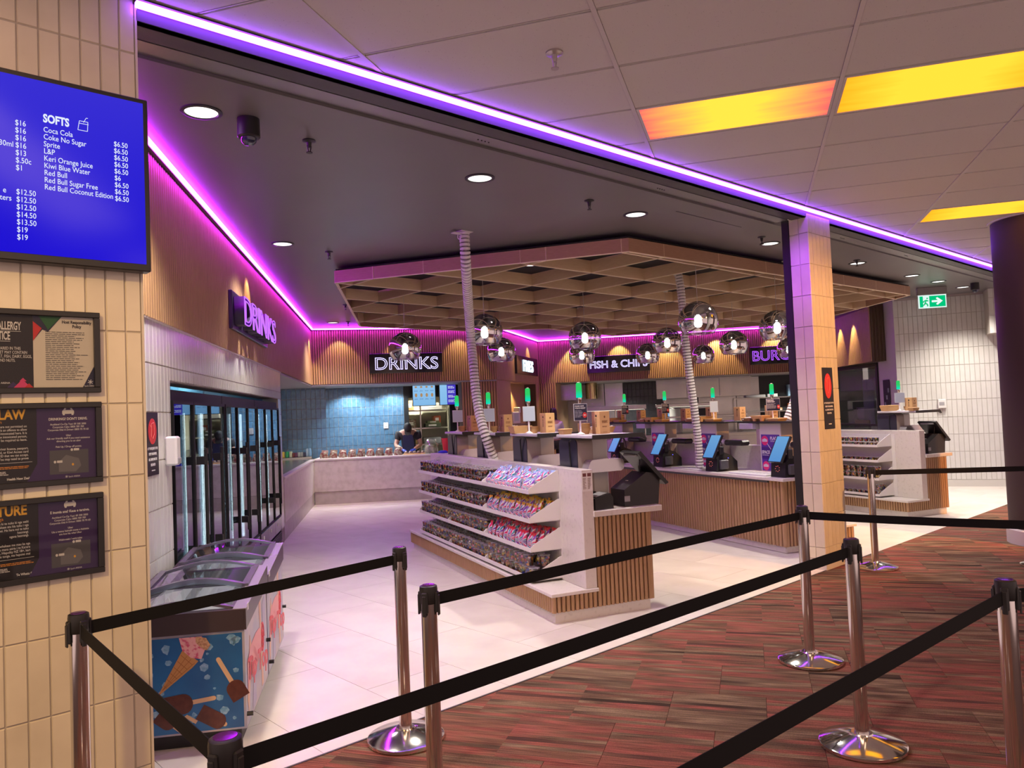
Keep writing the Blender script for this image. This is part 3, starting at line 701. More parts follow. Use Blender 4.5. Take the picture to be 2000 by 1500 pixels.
def law(z0, z1, label, head, sub, subhd, rows, mid, foot, tagname):
    t, y_ = notice_frame(z0, z1, label)
    h = z1 - z0; Z = lambda f: z0 + f * h
    flat([(.655, z0 + .022), (.862, z0 + .022), (.862, z1 - .022), (.655, z1 - .022)], ppur, t, F(0, 0, .0003), 'purple_panel')
    flat([(.615, z0 + .022), (.655, z0 + .022), (.655, z0 + .09), (.62, z0 + .022)], ppur, t, F(0, 0, .0002), 'purple_panel')
    text(head, .052, gold, t, F(.617, Z(.815)), align='RIGHT', sx=.78, off=.0016)
    text(sub, .018, ora, t, F(.540, Z(.765)), align='RIGHT', sx=.9)
    for i, s in enumerate(rows): text(s, .0130, wht, t, F(.622, Z(.715) - i * .0130), align='RIGHT', sx=.78, off=.0001)
    for i, s in enumerate(mid): text(s, .0130, wht, t, F(.626, Z(.455) - i * .0130), align='RIGHT', sx=.78, off=.0001)
    flat([(.47, Z(.30)), (.638, Z(.30)), (.638, Z(.304)), (.47, Z(.304))], wht, t, F(0, 0, .0004), 'rule')
    lines(t, F(0, 0, .0004), ora, .47, Z(.255), .638, Z(.22), 2, seed=5, rag=.1); lines(t, F(0, 0, .0004), wht, .47, Z(.20), .58, Z(.15), 3, seed=6)
    text(tagname, .0125, wht, t, F(.643, Z(.10)), align='RIGHT', sx=.85, off=.0004)
    x = .765
    car = [(-.021, 0), (.021, 0), (.021, .012), (.017, .016), (.011, .027), (-.011, .027), (-.017, .016), (-.021, .012)]
    b = MB().prism([(x + a, Z(.86) + c) for a, c in car], 0, .0008).box((x - .006, Z(.86) + .027, 0), (x + .006, Z(.86) + .031, .0008)).box((x - .019, Z(.86) - .005, 0), (x - .012, Z(.86), .0008)).box((x + .012, Z(.86) - .005, 0), (x + .019, Z(.86), .0008))
    b.build('taxi_symbol', wht, t, F(0, 0, .0012))
    b = MB().prism([(x - .009, Z(.86) + .016), (x + .009, Z(.86) + .016), (x + .007, Z(.86) + .023), (x - .007, Z(.86) + .023)], 0, .0006); b.build('taxi_windscreen', ppur, t, F(0, 0, .0022))
    text(subhd, .0140, wht, t, F(x, Z(.785), .0012), align='CENTER', sx=.84, off=.0004)
    for i, s in enumerate(['Auckland Co-Op Taxi: 09 300 3000', 'Corporate Cabs: 0800 789 789', 'Corporate Dial A Driver: 0800 70 70 60', '', 'Uber'] + foot):
        if s: text(s, .0105, wht, t, F(x, Z(.725) - i * .0112, .0012), align='CENTER', sx=.84, off=.0001)
    flat([(.697, Z(.13)), (.835, Z(.13)), (.835, Z(.42)), (.697, Z(.42))], pgrey, t, F(0, 0, .0012), 'map_print')
    flat([(.728, Z(.16)), (.788, Z(.15)), (.808, Z(.22)), (.80, Z(.31)), (.755, Z(.36)), (.728, Z(.28))], pgrey2, t, F(0, 0, .0022), 'map_arena')
    flat(ell(.778, Z(.24), .004, .005, 10), gold, t, F(0, 0, .0032), 'map_dot')
    for mx, mz in ((.715, .28), (.775, .42)):
        flat(ell(mx, Z(mz), .0045, .0055, 10), wht, t, F(0, 0, .0032), 'map_pin'); flat([(mx + .007, Z(mz) - .004), (mx + .026, Z(mz) - .004), (mx + .026, Z(mz) + .005), (mx + .007, Z(mz) + .005)], wht, t, F(0, 0, .0032), 'map_flag')
    star(t, .755, Z(.095), .005); text('Spark ARENA', .0085, wht, t, F(.762, Z(.085), .0012), sx=.85)
    return t
law(1.413, 1.740, 'middle framed notice headed LAW with a purple taxi panel', "IT'S THE LAW", 'in', "DRINKING? DON'T DRIVE.",
    ['Under 18s are not permitted on', 'premises. It is an offence to allow', 'anyone intoxicated here. It is', 'an offence for an intoxicated person,', 'who will be required to leave.'], ['Driver licence, passport,', 'or 18+ card, or Kiwi Access card', 'are the only ID that we can accept.', 'You may need to prove'],
    ['Ask our friendly staff if you need assistance', 'directing you to an uber', '', 'Pick Up / Drop off points:'], 'Health New Zealand')
law(1.047, 1.371, 'lowest framed notice headed TURE with a purple taxi panel', 'KO TE TURE', 'ranga', 'E inumia ana? Kaua e taraiwa.',
    ['heoranga ki te nuke ki nga wahi', 'te whakaae atu kia tuku i nga', 'hoana i konei. He hara nui te tuku', 'heorangi.', 'ngana heorangi.'], ['whakaae me mau ka nga', 'Nahu mana atiria i te Karere', '25 Lan, Hiapolity NZ 18+, kari', '25 to tonga, ma hapono mai'],
    ['Uia a matou kaimahi mena e hiahiatia', 'ana koe hia whai Uber', '', 'Wahi-ntaki / wahi-tuka:'], 'Te Whatu Ora')

# black posters with a red disc
def poster(name, label, M, w=.235, h=.62):
    t = thing('black_poster', label, 'poster', M=M, group='black notices with a red disc')
    MB().box((0, -.003, 0), (w, 0, h)).build('sheet', pblk, t)
    G = lambda x, z, d=.0032: face(x, -d, z)
    flat(ell(w / 2, h * .70, w * .34, h * .205, 28), redm, t, G(0, 0), 'red_disc')
    b = MB(); ln = [(.42, .82), (.62, .84), (.66, .66), (.52, .58), (.40, .62), (.42, .82)]
    for p, q in zip(ln, ln[1:]): b.cyl((p[0] * w, 0, p[1] * h), (q[0] * w, 0, q[1] * h), .0016, 5)
    b.cyl((w * .30, 0, h * .80), (w * .42, 0, h * .76), .0016, 5); b.build('bottle_outline', mat('print_pale_red', (.8, .25, .2), .6), t, T(0, -.0042, 0))
    for i, s in enumerate(('AT THE REQUEST OF THE', 'EVENT ORGANISERS,', 'ALL DRINKS MUST BE', 'DECANTED')): text(s, .021, wht, t, G(w / 2, h * .41 - i * .033), align='CENTER', sx=.82, off=.0006)
    lines(t, G(0, 0), wht, w * .38, h * .08, w * .66, h * .05, 1, seed=2, rag=0)
    return t
poster('poster', 'black poster with a red disc fixed to the tiled column', T(7.252, CY0 - .001, 1.335), .215, .60)
poster('poster', 'black poster on the white wall half hidden by the cream pier', ML @ T(5.055 - .16, -.002, 1.33), .24, .385)
t = thing('sanitiser_dispenser', 'small white dispenser on the wall beside the first fridge', 'dispenser', M=ML @ T(5.33, -.001, 1.37))
MB().cbox((-.05, -.075, 0), (.05, 0, .19), .012).build('body', white_plastic, t); MB().cbox((-.035, -.082, .01), (.035, -.07, .05), .004).build('spout', grey_plastic, t)

# ------------------------------------------------------------------ drinks fridges (three, each with three glass doors)
fr_body = mat('fridge_black', (.012, .012, .013), .6, spec=.2); fr_in = mat('fridge_liner', (.22, .25, .27), .5)
fr_glass = glassy('fridge_glass', (.55, .62, .66), (.80, .86, .92), .30, .012)
tube_l = emis('fridge_tube', (.95, 1., .96), 10.)
FRL = 1.68; FD = .72
def make_fridge():
    t = thing('drinks_fridge', 'black glass door drinks fridge', 'fridge')
    b = MB().box((0, .03, .07), (FRL, FD, .40)).box((0, .03, 1.80), (FRL, FD, 1.875)).box((0, .03, .40), (.03, FD, 1.80)).box((FRL - .03, .03, .40), (FRL, FD, 1.80)).box((.03, FD - .03, .40), (FRL - .03, FD, 1.80))
    b.build('cabinet', fr_body, t)
    MB().box((.03, FD - .045, .40), (FRL - .03, FD - .031, 1.80)).build('liner', fr_in, t)
    b = MB()
    for z in (.62, .92, 1.22, 1.52): b.box((.04, .16, z), (FRL - .04, FD - .06, z + .012))
    sh = b.build('shelf_racks', grey_plastic, t)
    for i in range(3): MB().cbox((.03 + i * (FRL - .06) / 3, .005, .21), (.03 + (i + 1) * (FRL - .06) / 3 - .006, .03, .385), .003).build('front_panel', mat('fridge_panel', (.13, .11, .15), .22, .6), t)
    b = MB()
    for i in range(5): b.box((.03, .0, .085 + i * .023), (FRL - .03, .03, .085 + i * .023 + .012))
    b.build('vent_grille', black, t)
    for i in range(3): MB().box((.2 + i * .55, 0, .30), (.235 + i * .55, .006, .34)).build('badge', white_plastic, t)
    dw = (FRL - .02) / 3
    for i in range(3):
        x0 = .01 + i * dw; x1 = x0 + dw - .006; z0, z1 = .395, 1.80
        b = MB(); w = .014
        b.box((x0, 0, z0), (x0 + w, .04, z1)).box((x1 - w, 0, z0), (x1, .04, z1)).box((x0 + w, 0, z0), (x1 - w, .04, z0 + w)).box((x0 + w, 0, z1 - w * 1.6), (x1 - w, .04, z1))
        d = b.build('door', fr_body, t)
        MB().box((x0 + w, .012, z0 + w), (x1 - w, .018, z1 - w)).build('pane', fr_glass, d)
        if i == 0: continue
        hx = x0 + .045
        b = MB().cyl((hx, -.065, .60), (hx, -.065, 1.44), .0125, 10)
        for z in (.70, 1.36): b.box((hx - .012, -.06, z - .03), (hx + .012, .0, z + .03)).box((hx - .05, -.068, z - .03), (hx + .012, -.058, z + .03))
        b.build('handle', softblack, d)
        MB().cyl((x0 + .12, .10, .45), (x0 + .12, .10, 1.72), .012 if i == 2 else .005, 8).build('light_tube', tube_l, t)
    return t
f0 = make_fridge()
fl = ['drinks fridge nearest the white dispenser', 'middle glass door drinks fridge of the three in the white wall', 'drinks fridge furthest away, next to the marble counter']
for i, lb in enumerate(fl):
    o = f0 if i == 0 else copy_tree(f0)
    o.matrix_world = ML @ T(O0 + .02 + i * 1.70, -.01, 0); o['label'] = lb; o['group'] = 'glass door drinks fridges'

# ------------------------------------------------------------------ ice cream freezers with printed sides
UF = rad(57.95); FC = Vector((1.635, 3.895))
def freezer_side_mat():
    return mat('freezer_print_pale', (.28, .33, .47), .35, noise=(4.5, (.52, .44, .46), .35, .65))
frz_front = mat('freezer_print_blue', (.012, .075, .24), .3, noise=(2.2, (.02, .16, .42), .3, .7))
rimm = mat('freezer_rim', (.30, .27, .33), .25, .5)
lidf = mat('freezer_lid_frame', (.10, .085, .12), .25)
lidg = glassy('freezer_lid_glass', (.86, .92, .95), (.9, .9, .95), .12, .02)
ice_m = mat('print_ice', (.12, .30, .52), .3, noise=(40, (.32, .52, .72), .4, .7)); choc = mat('print_chocolate', (.075, .018, .012), .35, noise=(30, (.11, .03, .02), .4, .7)); stick = mat('print_stick', (.62, .42, .26), .6)
conem = mat('print_cone', (.50, .25, .09), .6); coned = mat('print_cone_lines', (.30, .12, .03), .6); icep = mat('print_icecream', (.78, .42, .46), .6, noise=(45, (.62, .10, .20), .5, .62)); nutm = mat('print_nuts', (.42, .22, .12), .6, noise=(90, (.65, .42, .25), .4, .6))
tip_pink = mat('print_tip_pink', (.80, .36, .38), .5); tip_red = mat('print_tip_red', (.70, .10, .13), .5); peach = mat('print_peach', (.72, .45, .33), .5)
FLn, FWd, FH = .82, .62, .66
def make_freezer(label, art):
    """local x along the wall line, local y towards the wall, front side at x=0, printed long side on -y"""
    t = thing('ice_cream_freezer', label, 'freezer', group='ice cream chest freezers')
    MB().box((.0, 0, .075), (FLn - .01, .045, FH - .02)).box((.0, FWd - .045, .075), (FLn - .01, FWd, FH - .02)).box((0, .045, .075), (.045, FWd - .045, FH - .02)).box((FLn - .055, .045, .075), (FLn - .01, FWd - .045, FH - .02)).box((.045, .045, .075), (FLn - .055, FWd - .045, .12)).build('body', freezer_side_mat(), t)
    MB().cbox((.03, .03, .0), (FLn - .04, FWd - .03, .08), .004).build('base', black, t)
    # sloping rim
    zf, zb = FH + .02, FH + .085
    b = MB()
    prof = [(-.012, FH - .085), (FLn, FH - .03), (FLn, zb), (-.012, zf)]
    b.prism(prof, -.012, .05, axis='y'); b.prism(prof, FWd - .05, FWd + .005, axis='y')
    b.prism([(-.014, FH - .085), (.045, FH - .085), (.045, zf - .002), (-.014, zf)], .0, FWd, axis='y'); b.prism([(FLn - .04, FH - .03), (FLn, FH - .03), (FLn, zb), (FLn - .04, zb - .004)], .05, FWd - .05, axis='y')
    b.build('rim', mat('freezer_rim_dark', (.045, .03, .035), .35), t)
    MB().prism([(-.013, zf), (FLn, zb), (FLn, zb + .004), (-.013, zf + .004)], -.013, .052, axis='y').build('rim_cap', mat('rim_pale', (.55, .52, .60), .22, .6), t)
    # two curved sliding lids
    def lid(x0, x1, lift, name):
        n_ = 10; b = MB(); g = MB()
        def P(x, s, dz=0):
            y = .055 + (FWd - .11) * s; z = zf + (zb - zf) * x / FLn + .055 * math.sin(PI * s) * .8 + lift + dz - .012
            return (x, y, z)
        for i in range(n_):
            s0, s1 = i / n_, (i + 1) / n_
            for xa, xb in ((x0, x0 + .028), (x1 - .028, x1)):
                v = [P(xa, s0), P(xb, s0), P(xb, s1), P(xa, s1)]; v += [(p[0], p[1], p[2] + .014) for p in v]
                b.add(v, [(0, 3, 2, 1), (4, 5, 6, 7), (0, 1, 5, 4), (1, 2, 6, 5), (2, 3, 7, 6), (3, 0, 4, 7)])
            v = [P(x0 + .02, s0, .005), P(x1 - .02, s0, .005), P(x1 - .02, s1, .005), P(x0 + .02, s1, .005)]; g.add(v, [(0, 1, 2, 3)])
        for s in (0, 1):
            y = .035 if s == 0 else FWd - .055
            v = [(x0, y, P(x0, s)[2]), (x1, y, P(x1, s)[2]), (x1, y + .035, P(x1, s)[2]), (x0, y + .035, P(x0, s)[2])]; v += [(p[0], p[1], p[2] + .014) for p in v]
            b.add(v, [(0, 3, 2, 1), (4, 5, 6, 7), (0, 1, 5, 4), (1, 2, 6, 5), (2, 3, 7, 6), (3, 0, 4, 7)])
        o = b.build(name, lidf, t); g.build('glass', lidg, o, smooth=True)
    lid(.03, FLn * .52, .0, 'lid'); lid(FLn * .47, FLn - .02, .016, 'lid')
    MB().box((.046, .046, FH - .30), (FLn - .056, FWd - .046, FH - .29)).box((.046, .046, FH - .29), (.052, FWd - .046, FH - .01)).box((FLn - .062, .046, FH - .29), (FLn - .056, FWd - .046, FH - .01)).box((.052, .046, FH - .29), (FLn - .062, .052, FH - .01)).box((.052, FWd - .052, FH - .29), (FLn - .062, FWd - .046, FH - .01)).build('white_lining', white_plastic, t)
    MB().box((.06, .07, FH - .05), (.075, FWd - .07, FH - .035)).build('lining_glow', emis('freezer_fill', (.85, .97, 1.), 22.), t)  # glowing strip added to brighten the lining
    S = lambda x, z, d=.0008: face(x, -d, z)
    # printed long side: pale art, pink badge, script name
    for k, (pl, m) in enumerate((([(.50, .62), (.56, .62), (.62, .10), (.55, .10)], peach), ([(.08, .12), (.20, .45), (.16, .50), (.04, .2)], peach), ([(.20, .10), (.30, .40), (.34, .10)], mat('print_mauve', (.46, .42, .56), .5)), ([(.62, .55), (.76, .6), (.72, .3), (.66, .2)], mat('print_mauve', (.46, .42, .56), .5)))):
        flat(pl, m, t, S(0, 0), 'print')
    bl = [(.0, .24), (.10, .27), (.22, .25), (.36, .26), (.46, .28), (.50, .36), (.44, .43), (.30, .44), (.12, .42), (.0, .37)]
    flat(bl, tip_pink, t, S(.06, .02, .0018), 'badge')
    text('Tip Top', .155, tip_red, t, S(.07, .29, .0028) @ Matrix(((1, .18, 0, 0), (0, 1, 0, 0), (0, 0, 1, 0), (0, 0, 0, 1))), sx=.88, off=.004)
    b = MB().tube([(.60 + .055 * (1 - i / 34) * math.cos(i * .42), 0, .36 + .10 * (1 - i / 34) * math.sin(i * .42)) for i in range(30)], .006, 6); b.build('swirl', tip_red, t, T(0, -.0015, 0))
    MB().cyl((.02, -.03, .14), (.02, .0, .14), .012, 8).cyl((FLn - .04, -.025, .30), (FLn - .04, 0, .30), .012, 8).build('lock', black, t)
    MB().box((.03, -.0135, FH + .0), (.07, -.0115, FH + .035)).build('rating_label', white_plastic, t)
    if art:
        Q = T(-.0008, 0, 0) @ Matrix.Rotation(-PI / 2, 4, 'Z') @ Matrix.Rotation(PI / 2, 4, 'X')      # x' runs from the wall side (negative) to the corner (0)
        def q(d): return T(-d, 0, 0) @ Q
        E1 = FH - .10
        flat([(-FWd + .01, .085), (-.012, .085), (-.012, E1), (-FWd + .01, E1)], frz_front, t, q(0), 'blue_print')
        rnd = random.Random(4)
        for k in range(34):
            cx, cz, r = -.03 - rnd.random() * .50, .11 + rnd.random() * .44, .008 + .018 * rnd.random()
            flat([(cx + r * (.6 + .5 * rnd.random()) * math.cos(a * PI / 3 + k), cz + r * (.6 + .5 * rnd.random()) * math.sin(a * PI / 3 + k)) for a in range(6)], ice_m, t, q(.0009), 'ice_cube')
        # cone
        flat([(-.425, .275), (-.30, .495), (-.225, .435), (-.255, .405)], conem, t, q(.0018), 'wafer_cone')
        b = MB()
        for k in range(6):
            f_ = .25 + k * .13; b.box((-.5, -.0012, 0), (.5, .0012, .0005), 0, Matrix.Translation((-.425 + (.16) * f_, .275 + .19 * f_, 0)) @ Matrix.Rotation(rad(-45), 4, 'Z') @ Matrix.Diagonal((.085 * f_, 1, 1, 1)))
        for k in (-.16, -.06, .04): b.box((0, -.0012, 0), (.20, .0012, .0005), 0, Matrix.Translation((-.400, .305, 0)) @ Matrix.Rotation(rad(50) + k * 1.3, 4, 'Z'))
        b.build('wafer_lines', coned, t, q(.0027))
        flat([(-.30, .495), (-.315, E1 - .002), (-.205, E1 - .002), (-.19, .495), (-.21, .445), (-.26, .455)], icep, t, q(.0027), 'ice_cream_scoop')
        flat([(-.235, E1 - .002), (-.185, E1 - .012), (-.165, .51), (-.185, .485), (-.215, .505), (-.235, .53)], nutm, t, q(.0036), 'nut_topping')
        def pop(cx, cz, a, L, w_, sl):
            R_ = q(.0018) @ T(cx, cz, 0) @ Matrix.Rotation(a, 4, 'Z')
            flat([(L / 2 - .01, -.011)] + ell(L / 2 + sl, 0, .011, .011, 8, -PI / 2, PI / 2) + [(L / 2 - .01, .011)], stick, t, R_, 'stick')
            flat(ell(L / 2 - w_ * .45, 0, w_ * .45, w_ / 2, 8, -PI / 2, PI / 2) + [(-L / 2, w_ / 2), (-L / 2, -w_ / 2)], choc, t, q(.0027) @ T(cx, cz, 0) @ Matrix.Rotation(a, 4, 'Z'), 'ice_lolly')
        pop(-.335, .225, rad(6), .16, .10, .10); pop(-.045, .275, rad(118), .10, .09, .13); pop(-.165, .145, rad(-32), .14, .08, .0); pop(-.385, .155, rad(-40), .10, .08, .06)
        flat([(-.30, .165), (-.285, .175), (-.235, .14), (-.245, .125)], stick, t, q(.0036), 'stick')
    return t
z1 = make_freezer('ice cream freezer in front, blue ice lolly print on its end', True); z1.matrix_world = frame(FC, UF)
z2 = make_freezer('second ice cream freezer standing behind the front one', False); z2.matrix_world = frame(FC + Vector((math.cos(UF), math.sin(UF))) * (FLn + .03), UF)

# ------------------------------------------------------------------ display islands with shelves, upstand and worktop
def ru(x0, x1, z0, z1, r=.05, n=5):
    """upright rectangle with the two upper corners rounded, (u, z) counter-clockwise"""
    return [(x0, z0), (x1, z0)] + [(x1 - r + r * math.cos(a), z1 - r + r * math.sin(a)) for a in [i * PI / 2 / n for i in range(n + 1)]] + [(x0 + r + r * math.cos(a), z1 - r + r * math.sin(a)) for a in [PI / 2 + i * PI / 2 / n for i in range(n + 1)]]
NX = lambda L: T(0, L, 0) @ Matrix.Rotation(-PI / 2, 4, 'Z')         # a -y face turned to look along -x
def island(label, loc, L, Wd, bays):
    t = thing('display_counter', label, 'counter', M=frame(loc, TH))
    MB().box((.03, .03, 0), (Wd - .03, L - .03, .085)).build('plinth', stone, t)
    b = MB().box((.018, .018, .083), (.40, L, .206)).box((.40, .018, .083), (Wd - .018, L, .78)); b.build('carcass', flback, t)
    b = MB(); flutes(b, .0, .393, .083, .206, .040, .018, y=.018); flutes(b, .397, Wd - .02, .083, .778, .040, .018, y=.018)
    m2 = MB(); flutes(m2, 0, L, .083, .206, .040, .018, y=.0)
    for i in range(len(m2.v)): m2.v[i] = tuple(NX(L) @ Vector(m2.v[i]) + Vector((.018, 0, 0)))
    b.v, off = b.v + m2.v, len(b.v); b.f += [tuple(q + off for q in f) for f in m2.f]; b.m += m2.m
    b.cyl((Wd - .02, .02, .083), (Wd - .02, .02, .778), .02, 8)
    b.build('batten_cladding', woodv, t, None, 'stuff')
    MB().cbox((-.014, -.014, .206), (.40, L, .232), .003).build('ledge', stone, t)
    MB().cbox((.293, 0, .232), (.392, L, 1.152), .003).build('upstand', stone, t)
    MB().cbox((.385, -.014, .780), (Wd + .095, L, .826), .004).build('worktop', stone, t)
    MB().box((.287, .388, .24), (.2935, .388 + bays * 1.055, 1.10)).build('back_sheet', white_metal, t)
    return t
def shelf(parent, y0, z, w=1.05):
    b = MB().box((.012, y0, z), (.288, y0 + w, z + .006)).box((.010, y0, z), (.016, y0 + w, z + .034))
    pl = [(.012, z), (.288, z), (.288, z + .178), (.270, z + .176), (.035, z + .058), (.012, z + .040)]
    b.prism(pl, y0, y0 + .006, axis='y'); b.prism(pl, y0 + w - .006, y0 + w, axis='y')
    return b.build('shelf', white_metal, parent)
IL = (4.1556, 4.1892); IR = (10.739, 4.075)
TZ = [.955, .720, .485, .250]
near_i = island('nearer white stone sweet counter with fluted timber base on the shop floor', IL, 3.95, .92, 3)
for k in range(3):
    for z in TZ: shelf(near_i, .388 + 1.055 * k, z)
far_i = island('smaller-looking sweet counter behind the tiled column, towards the far right wall', IR, 3.2, .80, 2)
for k in range(2):
    for z in (.93, .72, .47, .25): shelf(far_i, .445 + 1.06 * k, z)
MI, MR_ = frame(IL, TH), frame(IR, TH)
# notice with small print stuck on the end of the near upstand
t = thing('notice_sheet', 'pink-lit printed sheet stuck to the end of the near stone upstand', 'notice', M=MI)
MB().box((.298, -.0012, .985), (.388, 0, 1.140)).build('sheet', paper, t)
ink = mat('print_dark_red', (.16, .05, .05), .7)
MB().box((.304, -.0016, 1.100), (.335, -.0012, 1.126)).build('printed_panel', ink, t) and MB().box((.345, -.0016, 1.100), (.378, -.0012, 1.126)).build('printed_panel', ink, t)
for x in (.304, .346): lines(t, face(0, -.0012, 0), ink, x, 1.088, x + .032, 1.0, 18, seed=int(x * 1000), h=.4, rag=.5)

# sweets: cups with lids
candy = bpy.data.materials.new('mixed_sweets'); candy.use_nodes = True
nt = candy.node_tree; n = nt.nodes; l = nt.links; bs = n['Principled BSDF']; bs.inputs['Roughness'].default_value = .25
tc = n.new('ShaderNodeTexCoord'); oi = n.new('ShaderNodeObjectInfo'); mu = n.new('ShaderNodeMath'); mu.operation = 'MULTIPLY'; mu.inputs[1].default_value = 30; l.new(oi.outputs['Random'], mu.inputs[0])
vo = n.new('ShaderNodeTexVoronoi'); vo.voronoi_dimensions = '4D'; vo.inputs['Scale'].default_value = 48; l.new(tc.outputs['Object'], vo.inputs['Vector']); l.new(mu.outputs[0], vo.inputs['W'])
sp = n.new('ShaderNodeSeparateColor'); l.new(vo.outputs['Color'], sp.inputs[0])
cr = n.new('ShaderNodeValToRGB'); cr.color_ramp.interpolation = 'CONSTANT'
pal = [(0, (.04, .018, .015)), (.20, (.60, .05, .03)), (.28, (.90, .32, .05)), (.38, (.90, .68, .10)), (.47, (.06, .25, .08)), (.54, (.05, .08, .50)), (.62, (.08, .035, .03)), (.72, (.85, .25, .40)), (.80, (.95, .88, .80)), (.90, (.45, .16, .08))]
cr.color_ramp.elements[0].position = 0; cr.color_ramp.elements[0].color = (*pal[0][1], 1); cr.color_ramp.elements[1].position = pal[-1][0]; cr.color_ramp.elements[1].color = (*pal[-1][1], 1)
for p, c in pal[1:-1]: e = cr.color_ramp.elements.new(p); e.color = (*c, 1)
l.new(sp.outputs[0], cr.inputs[0])
mr = n.new('ShaderNodeMapRange'); mr.inputs[1].default_value = .0; mr.inputs[2].default_value = .6; mr.inputs[3].default_value = 1.2; mr.inputs[4].default_value = .35; l.new(vo.outputs['Distance'], mr.inputs[0])
hs = n.new('ShaderNodeHueSaturation'); l.new(cr.outputs[0], hs.inputs['Color']); l.new(mr.outputs[0], hs.inputs['Value']); l.new(hs.outputs[0], bs.inputs['Base Color'])
cupclear = glassy('cup_plastic', (.97, .97, .98), (.95, .95, 1.), .06, .12)
lidm = mat('cup_lid', (.85, .84, .88), .18, alpha=.42)
def cup_mesh(r, h):
    b = MB(); rb = r * .78; N = 10
    b.lathe([(.001, .004), (rb * .96, .004), (r * .90, h * .80), (r * .5, h * .86), (.001, h * .88)], N, 0, cap=False)
    b.lathe([(rb, 0), (r, h * .94), (r * 1.06, h * .95), (r * 1.06, h * .985)], N, 1, cap=False)
    b.lathe([(r * 1.06, h * .985), (r * .9, h), (.001, h * .99)], N, 2, cap=False)
    return b.mesh('sweet_cup', [candy, cupclear, lidm], True)
cupS, cupB = cup_mesh(.037, .066), cup_mesh(.046, .094)
rnd = random.Random(11)
def put_cup(me, M, x, y, z, label, group):
    o = link('sweet_cup', me, None, M @ T(x + rnd.uniform(-.002, .002), y + rnd.uniform(-.003, .003), z) @ Matrix.Rotation(rnd.random() * 6, 4, 'Z'))
    return tag(o, label, 'cup', group)
def hidden_cups(me, M, pts):
    b = MB(); mats = list(me.materials)
    vs = [v.co[:] for v in me.vertices]; fs = [tuple(p.vertices) for p in me.polygons]; mi = [p.material_index for p in me.polygons]
    for p in pts:
        k = len(b.v); b.v += [(v[0] + p[0], v[1] + p[1], v[2] + p[2]) for v in vs]; b.f += [tuple(i + k for i in f) for f in fs]; b.m += mi
    o = b.build('sweet_cups', mats, None, M, 'stuff', True); o['label'] = 'rows of lidded sweet cups behind the front ones on the near counter shelves'; o['category'] = 'cups'; return o
tiern = ['top', 'second', 'third', 'lowest']; bayn = {1: 'middle', 2: 'farthest'}
hid = []
for k in (1, 2):
    for ti, z in enumerate(TZ):
        lb = f'clear lidded cup of mixed sweets on the {tiern[ti]} shelf of the {bayn[k]} bay, nearer counter'; gp = f'sweet cups, {tiern[ti]} shelf, {bayn[k]} bay of the nearer counter'
        for row in range(3):
            for i in range(12):
                y = .388 + 1.055 * k + .047 + i * .0868; x = .060 + row * .084
                for ly in range(2):
                    zz = z + .0075 + ly * .0665
                    if row == 0 or (ti == 0 and ly == 1 and row == 1): put_cup(cupS, MI, x, y, zz, lb, gp)
                    elif ly == 1 or (row < 2 and ly == 0): hid.append((x, y, zz))
hidden_cups(cupS, MI, hid)
for i in range(10):
    y = .388 + .055 + i * .104
    for row in range(2):
        for ly in range(2):
            if ly == 1 and (row == 0 and i in (0,)): continue
            if row == 1 and (i > 3 or ly == 0): continue
            put_cup(cupB, MI, .062 + row * .1, y, .250 + .0075 + ly * .0945, 'large clear cup of pick and mix on the lowest shelf of the nearest bay', 'large sweet cups, lowest shelf of the nearest bay')
for ti, z in enumerate((.93, .72, .47, .25)):
    me = cupS if ti in (0, 1, 3) else cupB; st = .0868 if me is cupS else .104
    for i in range(14 if me is cupS else 12):
        for ly in range(2 if ti in (0, 2) else 1):
            put_cup(me, MR_, .062, .445 + .05 + i * st, z + .0075 + ly * (.0665 if me is cupS else .0945), f'clear cup of sweets on the {tiern[ti]} shelf of the counter behind the tiled column', f'sweet cups, {tiern[ti]} shelf of the far counter')
for i in range(2): put_cup(cupB, MR_, .07 + .09 * i, .50 + .02 * i, .25 + .074, 'large sweet cup stacked at the end of the lowest shelf behind the stanchion', 'large cups at the shelf end')

